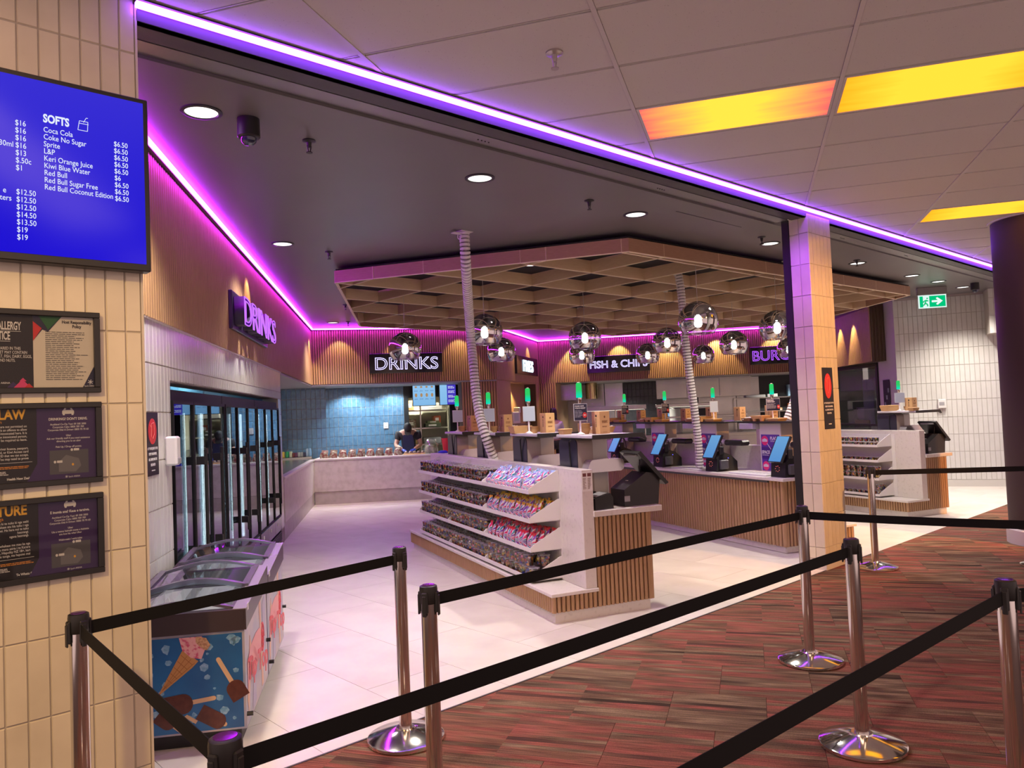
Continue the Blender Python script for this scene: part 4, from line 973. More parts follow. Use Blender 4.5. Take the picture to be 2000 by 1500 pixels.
# sweets: printed bags
def bag_mat(name, base):
    m = bpy.data.materials.new(name); m.use_nodes = True; nt = m.node_tree; n = nt.nodes; l = nt.links; bs = n['Principled BSDF']; bs.inputs['Roughness'].default_value = .28
    tc = n.new('ShaderNodeTexCoord'); mp = n.new('ShaderNodeMapping'); mp.inputs['Location'].default_value = (0, 0, -.055); mp.inputs['Rotation'].default_value = (rad(90), 0, rad(0)); l.new(tc.outputs['Object'], mp.inputs[0])
    mp2 = n.new('ShaderNodeSeparateXYZ'); l.new(tc.outputs['Object'], mp2.inputs[0])
    sb = n.new('ShaderNodeMath'); sb.operation = 'SUBTRACT'; sb.inputs[1].default_value = .048; l.new(mp2.outputs[2], sb.inputs[0])
    at = n.new('ShaderNodeMath'); at.operation = 'ARCTAN2'; l.new(sb.outputs[0], at.inputs[0]); l.new(mp2.outputs[1], at.inputs[1])
    oi = n.new('ShaderNodeObjectInfo')
    mu = n.new('ShaderNodeMath'); mu.operation = 'MULTIPLY_ADD'; mu.inputs[1].default_value = .70; l.new(at.outputs[0], mu.inputs[0]); l.new(oi.outputs['Random'], mu.inputs[2])
    fr = n.new('ShaderNodeMath'); fr.operation = 'FRACT'; l.new(mu.outputs[0], fr.inputs[0])
    cr = n.new('ShaderNodeValToRGB'); cr.color_ramp.interpolation = 'CONSTANT'
    cols = [(0, (.80, .80, .82)), (.20, (.75, .03, .16)), (.40, (.80, .80, .82)), (.54, (.02, .26, .34)), (.70, (.80, .72, .74)), (.80, (.20, .06, .42))]
    cr.color_ramp.elements[0].color = (*cols[0][1], 1); cr.color_ramp.elements[1].position = cols[-1][0]; cr.color_ramp.elements[1].color = (*cols[-1][1], 1)
    for p, c in cols[1:-1]: e = cr.color_ramp.elements.new(p); e.color = (*c, 1)
    l.new(fr.outputs[0], cr.inputs[0])
    # rays cover the lower bag, the plain colour its top
    zr = n.new('ShaderNodeMath'); zr.operation = 'GREATER_THAN'; zr.inputs[1].default_value = .150; 
    nz = n.new('ShaderNodeTexNoise'); nz.inputs['Scale'].default_value = 40; l.new(tc.outputs['Object'], nz.inputs['Vector'])
    za = n.new('ShaderNodeMath'); za.operation = 'MULTIPLY_ADD'; za.inputs[1].default_value = .05; l.new(nz.outputs['Fac'], za.inputs[0]); l.new(mp2.outputs[2], za.inputs[2]); l.new(za.outputs[0], zr.inputs[0])
    fx = n.new('ShaderNodeMath'); fx.operation = 'GREATER_THAN'; fx.inputs[1].default_value = .0; l.new(mp2.outputs[0], fx.inputs[0])
    mx = n.new('ShaderNodeMath'); mx.operation = 'MAXIMUM'; l.new(zr.outputs[0], mx.inputs[0]); l.new(fx.outputs[0], mx.inputs[1])
    mix = n.new('ShaderNodeMix'); mix.data_type = 'RGBA'; mix.inputs['B'].default_value = (*base, 1); l.new(mx.outputs[0], mix.inputs['Factor']); l.new(cr.outputs[0], mix.inputs['A']); l.new(mix.outputs['Result'], bs.inputs['Base Color'])
    bp = n.new('ShaderNodeBump'); bp.inputs['Strength'].default_value = .5; bp.inputs['Distance'].default_value = .01; l.new(nz.outputs['Fac'], bp.inputs['Height']); l.new(bp.outputs[0], bs.inputs['Normal'])
    return m
def bag_mesh(m, seed):
    """filled pillow bag standing on its lower seam; thickness along x, width along y"""
    r = random.Random(seed); b = MB(); nu, nv = 7, 8; w, h = .066, .150; vs = []; fs = []
    for sgn in (-1, 1):
        base = len(vs)
        for j in range(nv + 1):
            v = j / nv
            for i in range(nu + 1):
                u = i / nu * 2 - 1
                th = .024 * max(0, 1 - u * u) ** .5 * max(0, math.sin(PI * min(1, v * 1.12))) ** .6
                th *= 1 + .25 * r.uniform(-1, 1); wv = w * (1 - .10 * math.sin(PI * v)) * .5
                vs.append((sgn * th + (.004 * math.sin(i * 2.4) if j == nv else 0), u * wv + r.uniform(-.0012, .0012), v * h))
        for j in range(nv):
            for i in range(nu):
                q = [base + j * (nu + 1) + i, base + j * (nu + 1) + i + 1, base + (j + 1) * (nu + 1) + i + 1, base + (j + 1) * (nu + 1) + i]
                fs.append(tuple(q if sgn > 0 else q[::-1]))
    return b.add(vs, fs).mesh('sweet_bag', m, True)
for ti, (nm, colr, desc) in enumerate((('bag_blue', (.30, .42, .66), 'silvery blue'), ('bag_yellow', (.72, .45, .03), 'yellow'), ('bag_red', (.66, .03, .05), 'red'))):
    m = bag_mat(nm, colr); mes = [bag_mesh(m, 20 + ti * 5 + q) for q in range(3)]; z = TZ[ti]
    for row in range(4):
        for i in range(12):
            y = .388 + .055 + i * .0855 + rnd.uniform(-.008, .008); x = .052 + row * .058
            zz = z + .008 + (.018 + rnd.random() * .02 if row else 0)
            if ti == 0 and row: zz += .01 * row
            M = MI @ T(x, y, zz) @ Matrix.Rotation(rnd.uniform(-.28, .28), 4, 'Z') @ Matrix.Rotation(rad(12 + (20 if ti == 0 else 8) * rnd.random()), 4, 'Y') @ Matrix.Rotation(rnd.uniform(-.16, .16), 4, 'X') @ Matrix.Diagonal((1, 1, .80 if ti == 0 else .92, 1))
            tag(link('sweet_bag', mes[rnd.randrange(3)], None, M), f'{desc} striped sweet bag on the {tiern[ti]} shelf of the nearest bay', 'sweet bag', f'{desc} sweet bags on the {tiern[ti]} shelf')

# ------------------------------------------------------------------ self-service stations on the islands
glow = bpy.data.materials.new('status_green'); glow.use_nodes = True; nt = glow.node_tree; n = nt.nodes; l = nt.links; n.clear()
tc = n.new('ShaderNodeTexCoord'); sp = n.new('ShaderNodeSeparateXYZ'); l.new(tc.outputs['Generated'], sp.inputs[0]); cr = n.new('ShaderNodeValToRGB')
cr.color_ramp.elements[0].color = (.0, .75, .55, 1); cr.color_ramp.elements[1].color = (.03, .60, .13, 1); cr.color_ramp.elements[1].position = .55; l.new(sp.outputs[2], cr.inputs[0])
em = n.new('ShaderNodeEmission'); em.inputs[1].default_value = 1.0; l.new(cr.outputs[0], em.inputs[0]); o = n.new('ShaderNodeOutputMaterial'); l.new(em.outputs[0], o.inputs[0])
cardpale = mat('card_reflection', (.42, .50, .62), .35)  # pale tone is a reflection put into the card's colour
def status_light(M, label, dark, wide=False, sc=1.):
    t = thing('status_light', label, 'light', M=M, group='green status lights')
    MB().lathe([(.036, 0), (.036, .006), (.012, .02), (.0075, .026), (.0075, .29)], 14).build('pole', white_metal, t, smooth=True)
    MB().lathe([(.008, .25), (.018, .275), (.022, .29), (.022, .305)], 14).build('holder', chrome, t, smooth=True)
    MB().lathe([(.021, .30), (.025, .31), (.023, .415), (.019, .425)], 14).build('lamp', glow, t, smooth=True)
    MB().lathe([(.012, .424), (.011, .432)], 8).build('cap', white_metal, t)
    w = .20 if wide else .125; h = .14
    c = MB().cbox((-w / 2, -.014, .115), (w / 2, -.010, .115 + h), .001).build('sign_holder', mat('acrylic', (.62, .64, .68), .15), t)
    if dark:
        flat([(-w / 2 + .004, .119), (w / 2 - .004, .119), (w / 2 - .004, .251), (-w / 2 + .004, .251)], navy, t, face(0, -.0142, 0), 'sign_card')
        G = face(0, -.0152, 0)
        text('PLEASE HAVE', .0165 if not wide else .019, wht, t, G @ T(-w / 2 + .010, .229, 0), off=.0004, sx=.86); text('YOUR ID READY', .0165 if not wide else .019, wht, t, G @ T(-w / 2 + .010, .212, 0), off=.0004, sx=.80)
        lines(t, G, mat('print_dim', (.35, .36, .42), .6), -w / 2 + .010, .196, w / 2 - .045, .135, 5, seed=9, h=.45)
        flat(ell(w / 2 - .026, .160, .019, .023, 18), redm, t, G, 'red_disc'); text('18+', .016, wht, t, face(0, -.0162, 0) @ T(w / 2 - .026, .155, 0), align='CENTER', off=.0004)
    else: flat([(-w / 2 + .004, .119), (w / 2 - .004, .119), (w / 2 - .004, .251), (-w / 2 + .004, .251)], cardpale, t, face(0, -.0142, 0), 'sign_card')
    return t
def carton(M, label, w=.095, d=.13, h=.185):
    t = thing('card_carton', label, 'carton', M=M, group='tall kraft cartons on the station shelves')
    MB().cbox((0, 0, 0), (w, d, h), .002).build('box', card, t)
    pr = mat('print_brown', (.16, .06, .02), .7)
    lines(t, face(0, -.0004, 0), pr, w * .22, h * .58, w * .80, h * .46, 3, seed=3, rag=.2); lines(t, face(0, -.0004, 0), pr, w * .25, h * .34, w * .75, h * .27, 2, seed=4, rag=.3); lines(t, face(0, -.0004, 0), pr, w * .3, h * .08, w * .72, h * .06, 1, seed=5, rag=0)
    flat(ell(w / 2, h * .75, w * .07, w * .10, 10), pr, t, face(0, -.0004, 0), 'mark')
    S_ = T(-.0004, 0, 0) @ Matrix.Rotation(-PI / 2, 4, 'Z') @ Matrix.Rotation(PI / 2, 4, 'X')
    lines(t, S_ @ Matrix.Rotation(PI / 2, 4, 'Z'), softblack, h * .3, d * .45, h * .72, d * .38, 1, seed=8, rag=0, h=.8); flat(ell(-d * .42, h * .80, .011, .011, 8), softblack, t, S_, 'mark')
    return t
def bowls(M, n, label, r=.052):
    me = MB().lathe([(r * .72, 0), (r, .038), (r * 1.04, .038), (r * 1.0, .034), (r * .7, .004), (.001, .004)], 16).mesh('card_bowl', card, True)
    for i in range(n): tag(link('card_bowl', me, None, M @ T(0, 0, i * .013)), label, 'bowl', label)
def tray(M, label, w=.2, d=.13, h=.05, fill=None, legs=False):
    t = thing('card_tray', label, 'tray', M=M)
    z = .03 if legs else 0
    b = MB(); a = .82
    def ring(k, zz): return [(-w / 2 * k, -d / 2 * k, zz), (w / 2 * k, -d / 2 * k, zz), (w / 2 * k, d / 2 * k, zz), (-w / 2 * k, d / 2 * k, zz)]
    vs = ring(a, z) + ring(1, z + h) + ring(.96, z + h) + ring(a * .97, z + .004)
    fs = [(0, 1, 2, 3), (12, 13, 14, 15)] + [(i + 4 * k, (i + 1) % 4 + 4 * k, (i + 1) % 4 + 4 * (k + 1), i + 4 * (k + 1)) for k in range(3) for i in range(4)]
    b.add(vs, fs); b.build('tray', card, t)
    if legs:
        b = MB()
        for x in (-.3, .3):
            for y in (-.3, .3): b.cyl((w * x, d * y, 0), (w * x, d * y, z + .002), .022, 8, r2=.03)
        b.build('cup_wells', card, t)
    if fill == 'napkin':
        r = random.Random(int(w * 1000)); 
        for k in range(6): MB().box((-w * .46, -.008, 0), (w * .40, .008, .006)).build('sachet', paper, t, T(r.uniform(-.02, .02), -d * .3 + k * d * .11, z + h * .85 + r.uniform(0, .012)) @ Matrix.Rotation(r.uniform(-.25, .25), 4, 'Z') @ Matrix.Rotation(r.uniform(-.2, .05), 4, 'Y'))
    if fill == 'lid': MB().cbox((-w * .5, -d * .5, 0), (w * .5, d * .5, .012), .003).build('lid', card, t, T(0, 0, z + h + .001))
    return t
def station(M, label, poster_front=False):
    """local origin at the column's back corner on the worktop; x away from the upstand, y along the counter; h top of column"""
    t = thing('checkout_station', label, 'checkout', M=M, group='self service checkout stations')
    h = .558; w = .33
    MB().prism(ru(0, w, 0, h, .055), .008, .15, axis='x').build('column_shell', taupe, t)
    MB().prism(ru(.004, w - .004, .004, h - .004, .053), 0, .009, axis='x').build('back_panel', mat('back_panel_dark', (.03, .03, .05), .3), t)
    MB().cbox((.15, .03, 0), (.31, w - .03, h - .01), .01).build('scanner_body', white_metal, t)
    MB().cbox((-.05, -.36, .565), (.36, .28, .592), .006).build('shelf_plate', mat('shelf_grey', (.50, .48, .52), .3), t)
    MB().prism([(-.052, .560), (.38, .558), (.43, .538), (.445, .545), (.410, .594), (-.052, .594)], -.372, -.358, axis='y').build('shelf_lip', black, t)  # shelf edge in shade, its darkness put into the black colour
    b = MB().box((-.03, -.33, .560), (.34, .26, .5655)); b.build('shelf_underside', black, t)  # shade under the shelf painted as a black sheet
    MB().prism([(.022, .275), (.060, .362), (.078, .378), (.20, .386), (.345, .380), (.368, .372), (.38, .355), (.38, .305), (.370, .288), (.35, .278)], -.11, .0, axis='y').build('bagging_tray', mat('tray_metal', (.62, .60, .63), .2, .7), t)
    b = MB().tube([(-.052, .0, .55), (-.02, .10, .53), (-.006, .12, .40), (-.006, .10, .25), (-.008, .13, .18), (-.008, .09, .12), (-.008, .14, .08), (-.008, .10, .14)], .006, 6).tube([(-.008, .10, .20), (-.010, .07, .10), (-.010, .12, .05), (-.009, .14, .16)], .006, 6)
    b.build('cable', softblack, t)
    return t
nmz = ['nearest self checkout station behind the near stone upstand', 'second self checkout station behind the near upstand', 'third self checkout station behind the near upstand, beside the ribbed hose', 'farthest self checkout station behind the near upstand']
cn_ = ['near', 'second', 'third', 'farthest']
for k in range(4):
    M = MI @ T(.452, .352 + 1.016 * k, .826)
    station(M, nmz[k])
    S0 = M @ T(0, 0, .592)
    status_light(S0 @ T(-.012, -.10, 0), f'green status light on the {cn_[k]} station shelf behind the near upstand' if k else 'nearest green status light with a dark ID card, on the near station shelf', k == 0)
    carton(S0 @ T(.135, -.16, 0), f'tall kraft carton on the {cn_[k]} station shelf behind the near upstand')
    bowls(S0 @ T(.065, -.02, 0), 5 if k == 0 else 3, f'brown card bowls stacked on the {cn_[k]} station shelf')
    if k in (0, 2): tray(S0 @ T(.29, .10, 0) @ Matrix.Rotation(.2, 4, 'Z'), f'card tray of paper sachets beside the {cn_[k]} station carton', .20, .16, .05, 'napkin')
    if k == 1: tray(S0 @ T(.02, .18, 0), 'open kraft tray behind the light of the second station shelf', .20, .14, .07, None)
    if k == 0: tray(S0 @ T(-.0, .2, 0), 'small folded kraft trays left of the nearest light', .09, .10, .035, 'lid')
M = MR_ @ T(.452, .48, .826)
station(M, 'black backed checkout station on the counter behind the tiled column'); S0 = M @ T(0, 0, .592)
status_light(S0 @ T(-.0, -.06, 0), 'green status light in front of the far tiled wall', False, True)
carton(S0 @ T(.13, -.16, 0), 'kraft carton on the shelf in front of the far tiled wall', .10, .12, .18)
tray(S0 @ T(.06, .15, 0), 'kraft tray on the shelf in front of the grey wall', .24, .15, .07, 'lid'); tray(S0 @ T(.28, .0, 0), 'striped card tray right of the carton by the far tiled wall', .14, .1, .06, 'napkin')
tray(S0 @ T(-.02, -.30, 0) , 'low folded kraft box at the front of the far station shelf', .12, .09, .03, 'lid')

# point-of-sale terminals on the island ends
def pos(M, label):
    t = thing('pos_terminal', label, 'terminal', M=M, group='black till terminals on the counter ends')
    MB().prism([(0, .0), (.32, 0), (.345, .245), (.215, .265), (.0, .135)], 0, .215, axis='y').build('housing', mat('till_black', (.022, .020, .021), .36), t)
    b = MB().prism([(.118, .425), (.150, .440), (.405, .170), (.375, .155)], -.035, .245, axis='y'); d = b.build('screen_back', black, t)
    MB().prism([(.152, .436), (.156, .438), (.404, .176), (.400, .173)], -.025, .235, axis='y').build('screen', mat('till_glass', (.02, .02, .03), .1), d)
    MB().cbox((.125, .005, .395), (.150, .205, .412), .003).build('hinge', grey_plastic, t)
    MB().box((.092, .10, .195), (.118, .13, .1985)).build('rating_label', white_plastic, t)
    MB().box((-.002, -.001, .04), (.05, .0, .085)).build('connector', grey_plastic, t)
    MB().tube([(.20, .06, .26), (.17, .03, .30), (.17, .02, .36), (.19, .05, .40)], .005, 6).build('cable', softblack, t)
    return t
pos(MI @ T(.715, .065, .826), 'black till terminal seen from behind at the end of the near counter')
pos(MR_ @ T(.50, .04, .826), 'black till terminal at the end of the counter by the far tiled wall')
def printer(M, label):
    t = thing('receipt_printer', label, 'printer', M=M, group='receipt printers')
    MB().prism([(0, 0), (.165, 0), (.165, .09), (.14, .125), (.0, .09)], 0, .17, axis='y').build('casing', black, t)
    MB().prism([(.02, .098), (.12, .122), (.12, .126), (.02, .102)], .02, .15, axis='y').build('paper_slot', grey_plastic, t)
    return t
printer(MI @ T(.425, .035, .826), 'black receipt printer beside the stone upstand end'); printer(MI @ T(.405, .235, .826), 'dark receipt printer tucked behind the first one')
t = thing('paper_roll', 'small white paper slip between printer and till', 'paper', M=MI @ T(.62, .10, .826)); MB().tube([(0, 0, .002), (.02, .05, .05), (.0, .09, .075)], .008, 6).build('slip', paper, t); MB().box((-.012, -.01, 0), (.03, .12, .002)).build('receipt', paper, t)

# ------------------------------------------------------------------ back self-service counter
OB = (7.621, 4.143); MBk = frame(OB, TH); LB = 4.6
t = thing('service_counter', 'long fluted timber service counter with a row of tablets beyond the near island', 'counter', M=MBk)
MB().cbox((.03, .03, 0), (.92, LB, .078), .01).build('plinth', stone, t)
MB().box((.018, .018, .076), (.62, LB, .775)).box((.62, .018, .076), (.99, LB, .206)).build('carcass', flback, t)
MB().cbox((.60, -.01, .206), (1.01, LB, .232), .003).build('ledge', stone, t)
b = MB(); m2 = MB(); flutes(m2, 0, LB - .22, .076, .744, .050, .024); flutes(m2, LB - .218, LB, .076, .775, .055, .024)
b.v = [tuple(NX(LB) @ Vector(p) + Vector((.018, 0, 0))) for p in m2.v]; b.f = m2.f; b.m = m2.m
flutes(b, .02, .62, .076, .775, .046, .018, y=.018); flutes(b, .62, .98, .076, .206, .046, .018, y=.018); b.cyl((.02, .02, .076), (.02, .02, .775), .02, 8)
b.build('batten_cladding', woodv, t, None, 'stuff')
MB().box((-.02, .22, .746), (.05, LB, .776)).build('dark_rail', mat('rail_blue_grey', (.07, .075, .09), .4), t)
MB().cbox((-.07, -.08, .776), (.625, LB, .812), .006).build('worktop', stone, t)
MB().cbox((.56, .0, .232), (.66, LB, 1.10), .004).build('upstand', stone, t)
scr_b = screenmat('tablet_blue', (.10, .28, .62), (.15, .36, .66), 1.)
def tablet(M, label):
    t = thing('payment_tablet', label, 'tablet', M=M, group='tablets on the service counter')
    MB().prism([(.02, 0), (.33, 0), (.33, .11), (.24, .19), (.10, .24), (.035, .16)], -.095, .12, axis='y').build('stand', softblack, t)
    b = MB().prism([(-.035, .165), (-.015, .155), (.135, .425), (.115, .435)], -.105, .105, axis='y'); o = b.build('screen_casing', black, t)
    MB().prism([(-.034, .175), (-.031, .173), (.112, .430), (.109, .432)], -.088, .088, axis='y').build('screen', scr_b, o)
    MB().cbox((.05, -.14, .03), (.17, -.10, .14), .01).build('card_reader', mat('reader_grey', (.06, .06, .07), .4), t)
    MB().cbox((.06, -.085, .20), (.12, -.12, .30), .006).build('scanner', black, t)
    b = MB()
    for k in range(7): a = k * PI / 3.5; b.cyl((.031, .02 + .03 * math.cos(a), .09 + .03 * math.sin(a)), (.021, .02 + .03 * math.cos(a), .09 + .03 * math.sin(a)), .004, 6)
    b.build('indicator_ring', mat('indicator_red', (.7, .15, .15), .4, emit=(.8, .2, .15), es=.5), t)
    MB().cyl((.16, -.1415, .16), (.16, -.1385, .16), .005, 6).build('indicator', emis('led_blue_dot', (.1, .1, 1.), 3.), t)
    MB().tube([(.30, .10, .10), (.33, .16, .20), (.30, .15, .33), (.20, .08, .36)], .005, 6).build('cable', softblack, t)
    return t
def bstation(k, M, label):
    t = thing('checkout_station', label, 'checkout', M=M, group='self service checkout stations')
    MB().cbox((.012, 0, 0), (.20, .34, .565), .006).build('column_shell', taupe, t)
    MB().cbox((0, .0, 0), (.014, .34, .565), .004).build('front_panel', white_metal, t)
    G = Matrix.Rotation(-PI / 2, 4, 'Z') @ Matrix.Rotation(PI / 2, 4, 'X')       # text x' = -y
    def g(d): return T(-d, .34, 0) @ G
    fl_ = [(.02, .02), (.32, .02), (.32, .435), (.02, .435)]; flat(fl_, mat('poster_purple', (.10, .03, .34), .3), t, g(0), 'poster')
    flat([(.02, .155), (.32, .155), (.32, .29), (.02, .29)], mat('poster_deep_purple', (.05, .012, .21), .3), t, g(.0009), 'poster_band')
    hot = mat('poster_pink', (.80, .03, .20), .5)
    for cx, cz, r in ((.082, .365, .056), (.245, .225, .056), (.085, .075, .052)):
        flat(ell(cx, cz, r, r, 18), hot, t, g(.0018), 'pink_disc'); flat([(cx - r * .75, cz - r * .25), (cx + r * .75, cz - r * .25), (cx + r * .75, cz + r * .2), (cx, cz + r * .45), (cx - r * .75, cz + r * .2)], wht, t, g(.0027), 'food_symbol')
    for s_, cx, cz in (('PLACE', .235, .375), ('SPACE', .092, .215), ('PAY', .235, .075)):
        text(s_, .050, wht, t, g(.0019) @ T(cx, cz, 0), align='CENTER', off=.0022, sx=.9); lines(t, g(.0019), wht, cx - .06, cz - .012, cx + .05, cz - .03, 2, seed=3, h=.4)
    b = MB().box((-.045, -.004, 0), (.045, .004, .0006), 0, T(.150, .300, 0) @ Matrix.Rotation(rad(-48), 4, 'Z')); b.box((-.045, -.004, 0), (.045, .004, .0006), 0, T(.185, .145, 0) @ Matrix.Rotation(rad(52), 4, 'Z')); b.build('arrow', wht, t, g(.003))
    MB().cbox((-.09, -.27, .568), (.36, .62, .590), .005).build('shelf_plate', black, t)
    MB().cbox((.02, -.44, .29), (.16, -.10, .355), .02).build('scanner_bar', black, t); MB().cbox((.02, -.10, .30), (.15, -.0, .36), .02).build('scanner_end', white_plastic, t)
    MB().cbox((-.095, .35, .50), (.05, .58, .567), .004).build('brand_plate', mat('plate_lilac', (.50, .48, .58), .3), t)
    return t
def item_plate(M, label):
    t = thing('scanning_plate', label, 'plate', M=M, group='white item plates on the service counter')
    MB().cbox((-.10, 0, 0), (.26, .62, .016), .004).build('plate', white_plastic, t)
    b = MB()
    for i in range(9): b.box((-.02, .06 + i * .058, .0165), (.14, .075 + i * .058, .0172))
    b.build('slot', mat('slot_grey', (.30, .30, .30), .6), t, None, 'stuff')
    return t
nb = ['nearest the tiled column', 'second from the tiled column', 'third from the tiled column', 'fourth from the tiled column, mostly hidden']
for k in range(4):
    y = .375 + 1.13 * k; Zt = .812
    bstation(k, MBk @ T(.345, y, Zt), f'purple poster checkout station {nb[k]}')
    tablet(MBk @ T(-.02, y - .32, Zt), f'blue screen payment tablet {nb[k]}')
    item_plate(MBk @ T(.08, y - .14, Zt), f'white slotted item plate {nb[k]}')
    S0 = MBk @ T(.345, y, Zt + .590)
    status_light(S0 @ T(.05, .16 - .06 * k, 0), f'green status light above the purple poster station {nb[k]}', k in (0, 2, 3), k == 0)
    tray(S0 @ T(-.0, .28, 0), f'brown moulded cup carrier on the shelf {nb[k]}', .20, .20, .035, None, True)
    tray(S0 @ T(-.02, .02, 0), f'stack of kraft lids on the shelf {nb[k]}', .14, .18, .022, 'lid')
    tray(S0 @ T(.02, .50, 0), f'kraft tray of wrapped cutlery on the shelf {nb[k]}', .17, .16, .04, 'napkin')
    carton(S0 @ T(.20, .34, 0), f'kraft carton at the back of the shelf {nb[k]}', .09, .12, .18)
    carton(S0 @ T(.22, -.20, 0), f'kraft carton behind the ID card of the shelf {nb[k]}', .09, .12, .17)

# ------------------------------------------------------------------ queue barrier posts and belts
PH = .965
rim_v = mat('cap_disc', (.10, .02, .16), .12, .4)  # violet reflection put into the disc's own colour
def stanchion(p, label, ang_=0., lean=(0, 0)):
    t = thing('queue_post', label, 'barrier post', (p[0], p[1], 0), ang_, 'queue barrier posts')
    MB().lathe([(.190, 0), (.195, .006), (.194, .018), (.188, .023), (.062, .056), (.050, .058), (.046, .064)], 56).build('base', chrome, t, smooth=True)
    MB().lathe([(.0315, .06), (.0315, .925)], 32).build('pole', chrome, t, smooth=True)
    MB().lathe([(.0335, .058), (.0335, .072)], 32).build('pole_ring', chrome, t, smooth=True)
    MB().lathe([(.0325, .895), (.0345, .90), (.0355, .95), (.034, .962), (.028, PH)], 32).build('cap', black, t, smooth=True)
    MB().lathe([(.026, PH - .002), (.025, PH + .002), (.001, PH + .0025)], 24).build('cap_disc', rim_v, t, smooth=True)
    for k in range(4):
        b = MB().cbox((-.013, -.041, .862), (.013, -.030, .942), .004).cbox((-.009, -.045, .850), (.009, -.039, .930), .003)
        b.build('belt_clip', black, t, Matrix.Rotation(k * PI / 2, 4, 'Z'))
    return t
ST = {'A': ((2.215, 3.325), 'queue post on the tiles by the carpet edge, left one of two close posts'), 'B': ((1.785, 2.487), 'queue post just in front of and right of the tile-edge post'), 'C': ((4.60, 2.38), 'queue post on the carpet in front of the tiled column'),
      'D': ((3.635, 1.645), 'queue post standing nearest on the red carpet, its round base in full view'), 'E': ((7.50, 3.17), 'queue post in front of the far sweet counter'), 'L': ((.715, 3.164), 'queue post against the framed notices on the pier'),
      'N': ((.648, 1.658), 'foreground queue post whose cap shows at the bottom of the picture'), 'F': ((3.125, .872), 'foreground queue post at the right edge with two belts'), 'G': ((8.42, 2.02), 'queue post whose round base just shows at the right edge near the dark column'),
      'H': ((.95, .93), 'queue post below the picture holding the foreground belt'), 'I': ((5.05, .72), 'queue post right of the picture holding the belt from the column post'), 'J': ((5.2, -.55), 'queue post right of the picture holding the near belt')}
SO = {}
for k, (p, lb) in ST.items():
    SO[k] = stanchion(p, lb, {'L': .2, 'N': .4, 'B': .5}.get(k, .15))
def belt(a, b_, za=.905, zb=.905, sag=.0, h=.048):
    """webbing between two posts; a part of the post it is drawn from"""
    p, q = Vector(ST[a][0]), Vector(ST[b_][0]); d = (q - p).normalized(); n_ = Vector((-d.y, d.x)) * .0012
    p2, q2 = p + d * .034, q - d * .034; L = (q2 - p2).length; N = 16; m = MB(); vs = []
    for i in range(N + 1):
        f = i / N; c = p2 + d * (L * f); z = za + (zb - za) * f - sag * 4 * f * (1 - f)
        for sx, sz in ((-1, -1), (1, -1), (1, 1), (-1, 1)): vs.append((c.x + n_.x * sx, c.y + n_.y * sx, z + sz * h / 2))
    fs = [(4 * i + k, 4 * i + (k + 1) % 4, 4 * (i + 1) + (k + 1) % 4, 4 * (i + 1) + k) for i in range(N) for k in range(4)] + [(0, 3, 2, 1), (4 * N, 4 * N + 1, 4 * N + 2, 4 * N + 3)]
    m.add(vs, fs)
    o = m.build('belt', belt_black, SO[a], SO[a].matrix_basis.inverted() if False else None)
    return o
def belts():
    bpy.context.view_layer.update()
    for a, b_, kw in (('L', 'A', {}), ('L', 'N', {}), ('N', 'D', {}), ('B', 'C', {}), ('C', 'I', dict(sag=.01)), ('E', 'G', {}), ('H', 'F', {}), ('F', 'J', {})):
        o = belt(a, b_, **kw); o.matrix_parent_inverse = SO[a].matrix_world.inverted()
belts()

# ------------------------------------------------------------------ suspended timber grid canopy
CZ0, CZ1 = 3.175, 3.315
CP = [(4.40, 7.72), (6.04, 4.80), (12.62, 4.57), (14.05, 6.36), (14.72, 7.45), (12.86, 10.76), (9.85, 10.75), (6.90, 11.33)]
CP = [(4.42, 7.75), (6.04, 4.80), (12.60, 4.56), (14.06, 6.36), (14.76, 7.49), (12.85, 10.76), (9.87, 9.72), (8.5, 11.2), (6.90, 11.33)]
CP = [(4.42, 7.75), (6.04, 4.80), (12.60, 4.56), (14.06, 6.36), (14.76, 7.49), (12.85, 10.76), (10.4, 10.30), (9.1, 11.2), (6.90, 11.33)]
can = thing('ceiling_canopy', 'timber egg-crate grid canopy hanging under the dark ceiling', 'canopy', (0, 0, 0))
wb = mat('canopy_board', (.36, .20, .12), .45, noise=(4, (.43, .25, .155), .3, .7), stretch=(3, 3, 40))
wr = mat('canopy_rib', (.60, .43, .26), .5, noise=(4, (.68, .50, .32), .3, .7), stretch=(3, 3, 40))
for i in range(len(CP)):
    p, q = Vector(CP[i]), Vector(CP[(i + 1) % len(CP)]); L = (q - p).length; M = frame(p, ang(p, q))
    # the outline runs counter-clockwise seen from above; the outer face is on local -y
    MB().box((0, 0, CZ0 + .006), (L, .03, CZ1)).build('edge_board', wb, can, M); MB().box((0, -.001, CZ0), (L, .031, CZ0 + .006)).build('pale_edge', edgewood, can, M)
def seg(axis, c):
    """crossings of the outline with x=c or y=c"""
    r = []
    for i in range(len(CP)):
        p, q = CP[i], CP[(i + 1) % len(CP)]
        if (p[axis] - c) * (q[axis] - c) < 0:
            t_ = (c - p[axis]) / (q[axis] - p[axis]); r.append(p[1 - axis] + (q[1 - axis] - p[1 - axis]) * t_)
    r.sort(); return list(zip(r[0::2], r[1::2]))
def rib(axis, c):
    for a, b_ in seg(axis, c):
        if b_ - a < .1: continue
        if axis == 0: bb = ((c - .009, a, 0), (c + .009, b_, 0))
        else: bb = ((a, c - .009, 0), (b_, c + .009, 0))
        MB().box((bb[0][0], bb[0][1], CZ0 + .005), (bb[1][0], bb[1][1], CZ1)).build('rib', wr, can)
        MB().box((bb[0][0], bb[0][1], CZ0 - .003), (bb[1][0], bb[1][1], CZ0 + .005)).build('pale_edge', edgewood, can)
for k in range(0, 11): rib(0, 4.66 + .97 * k)
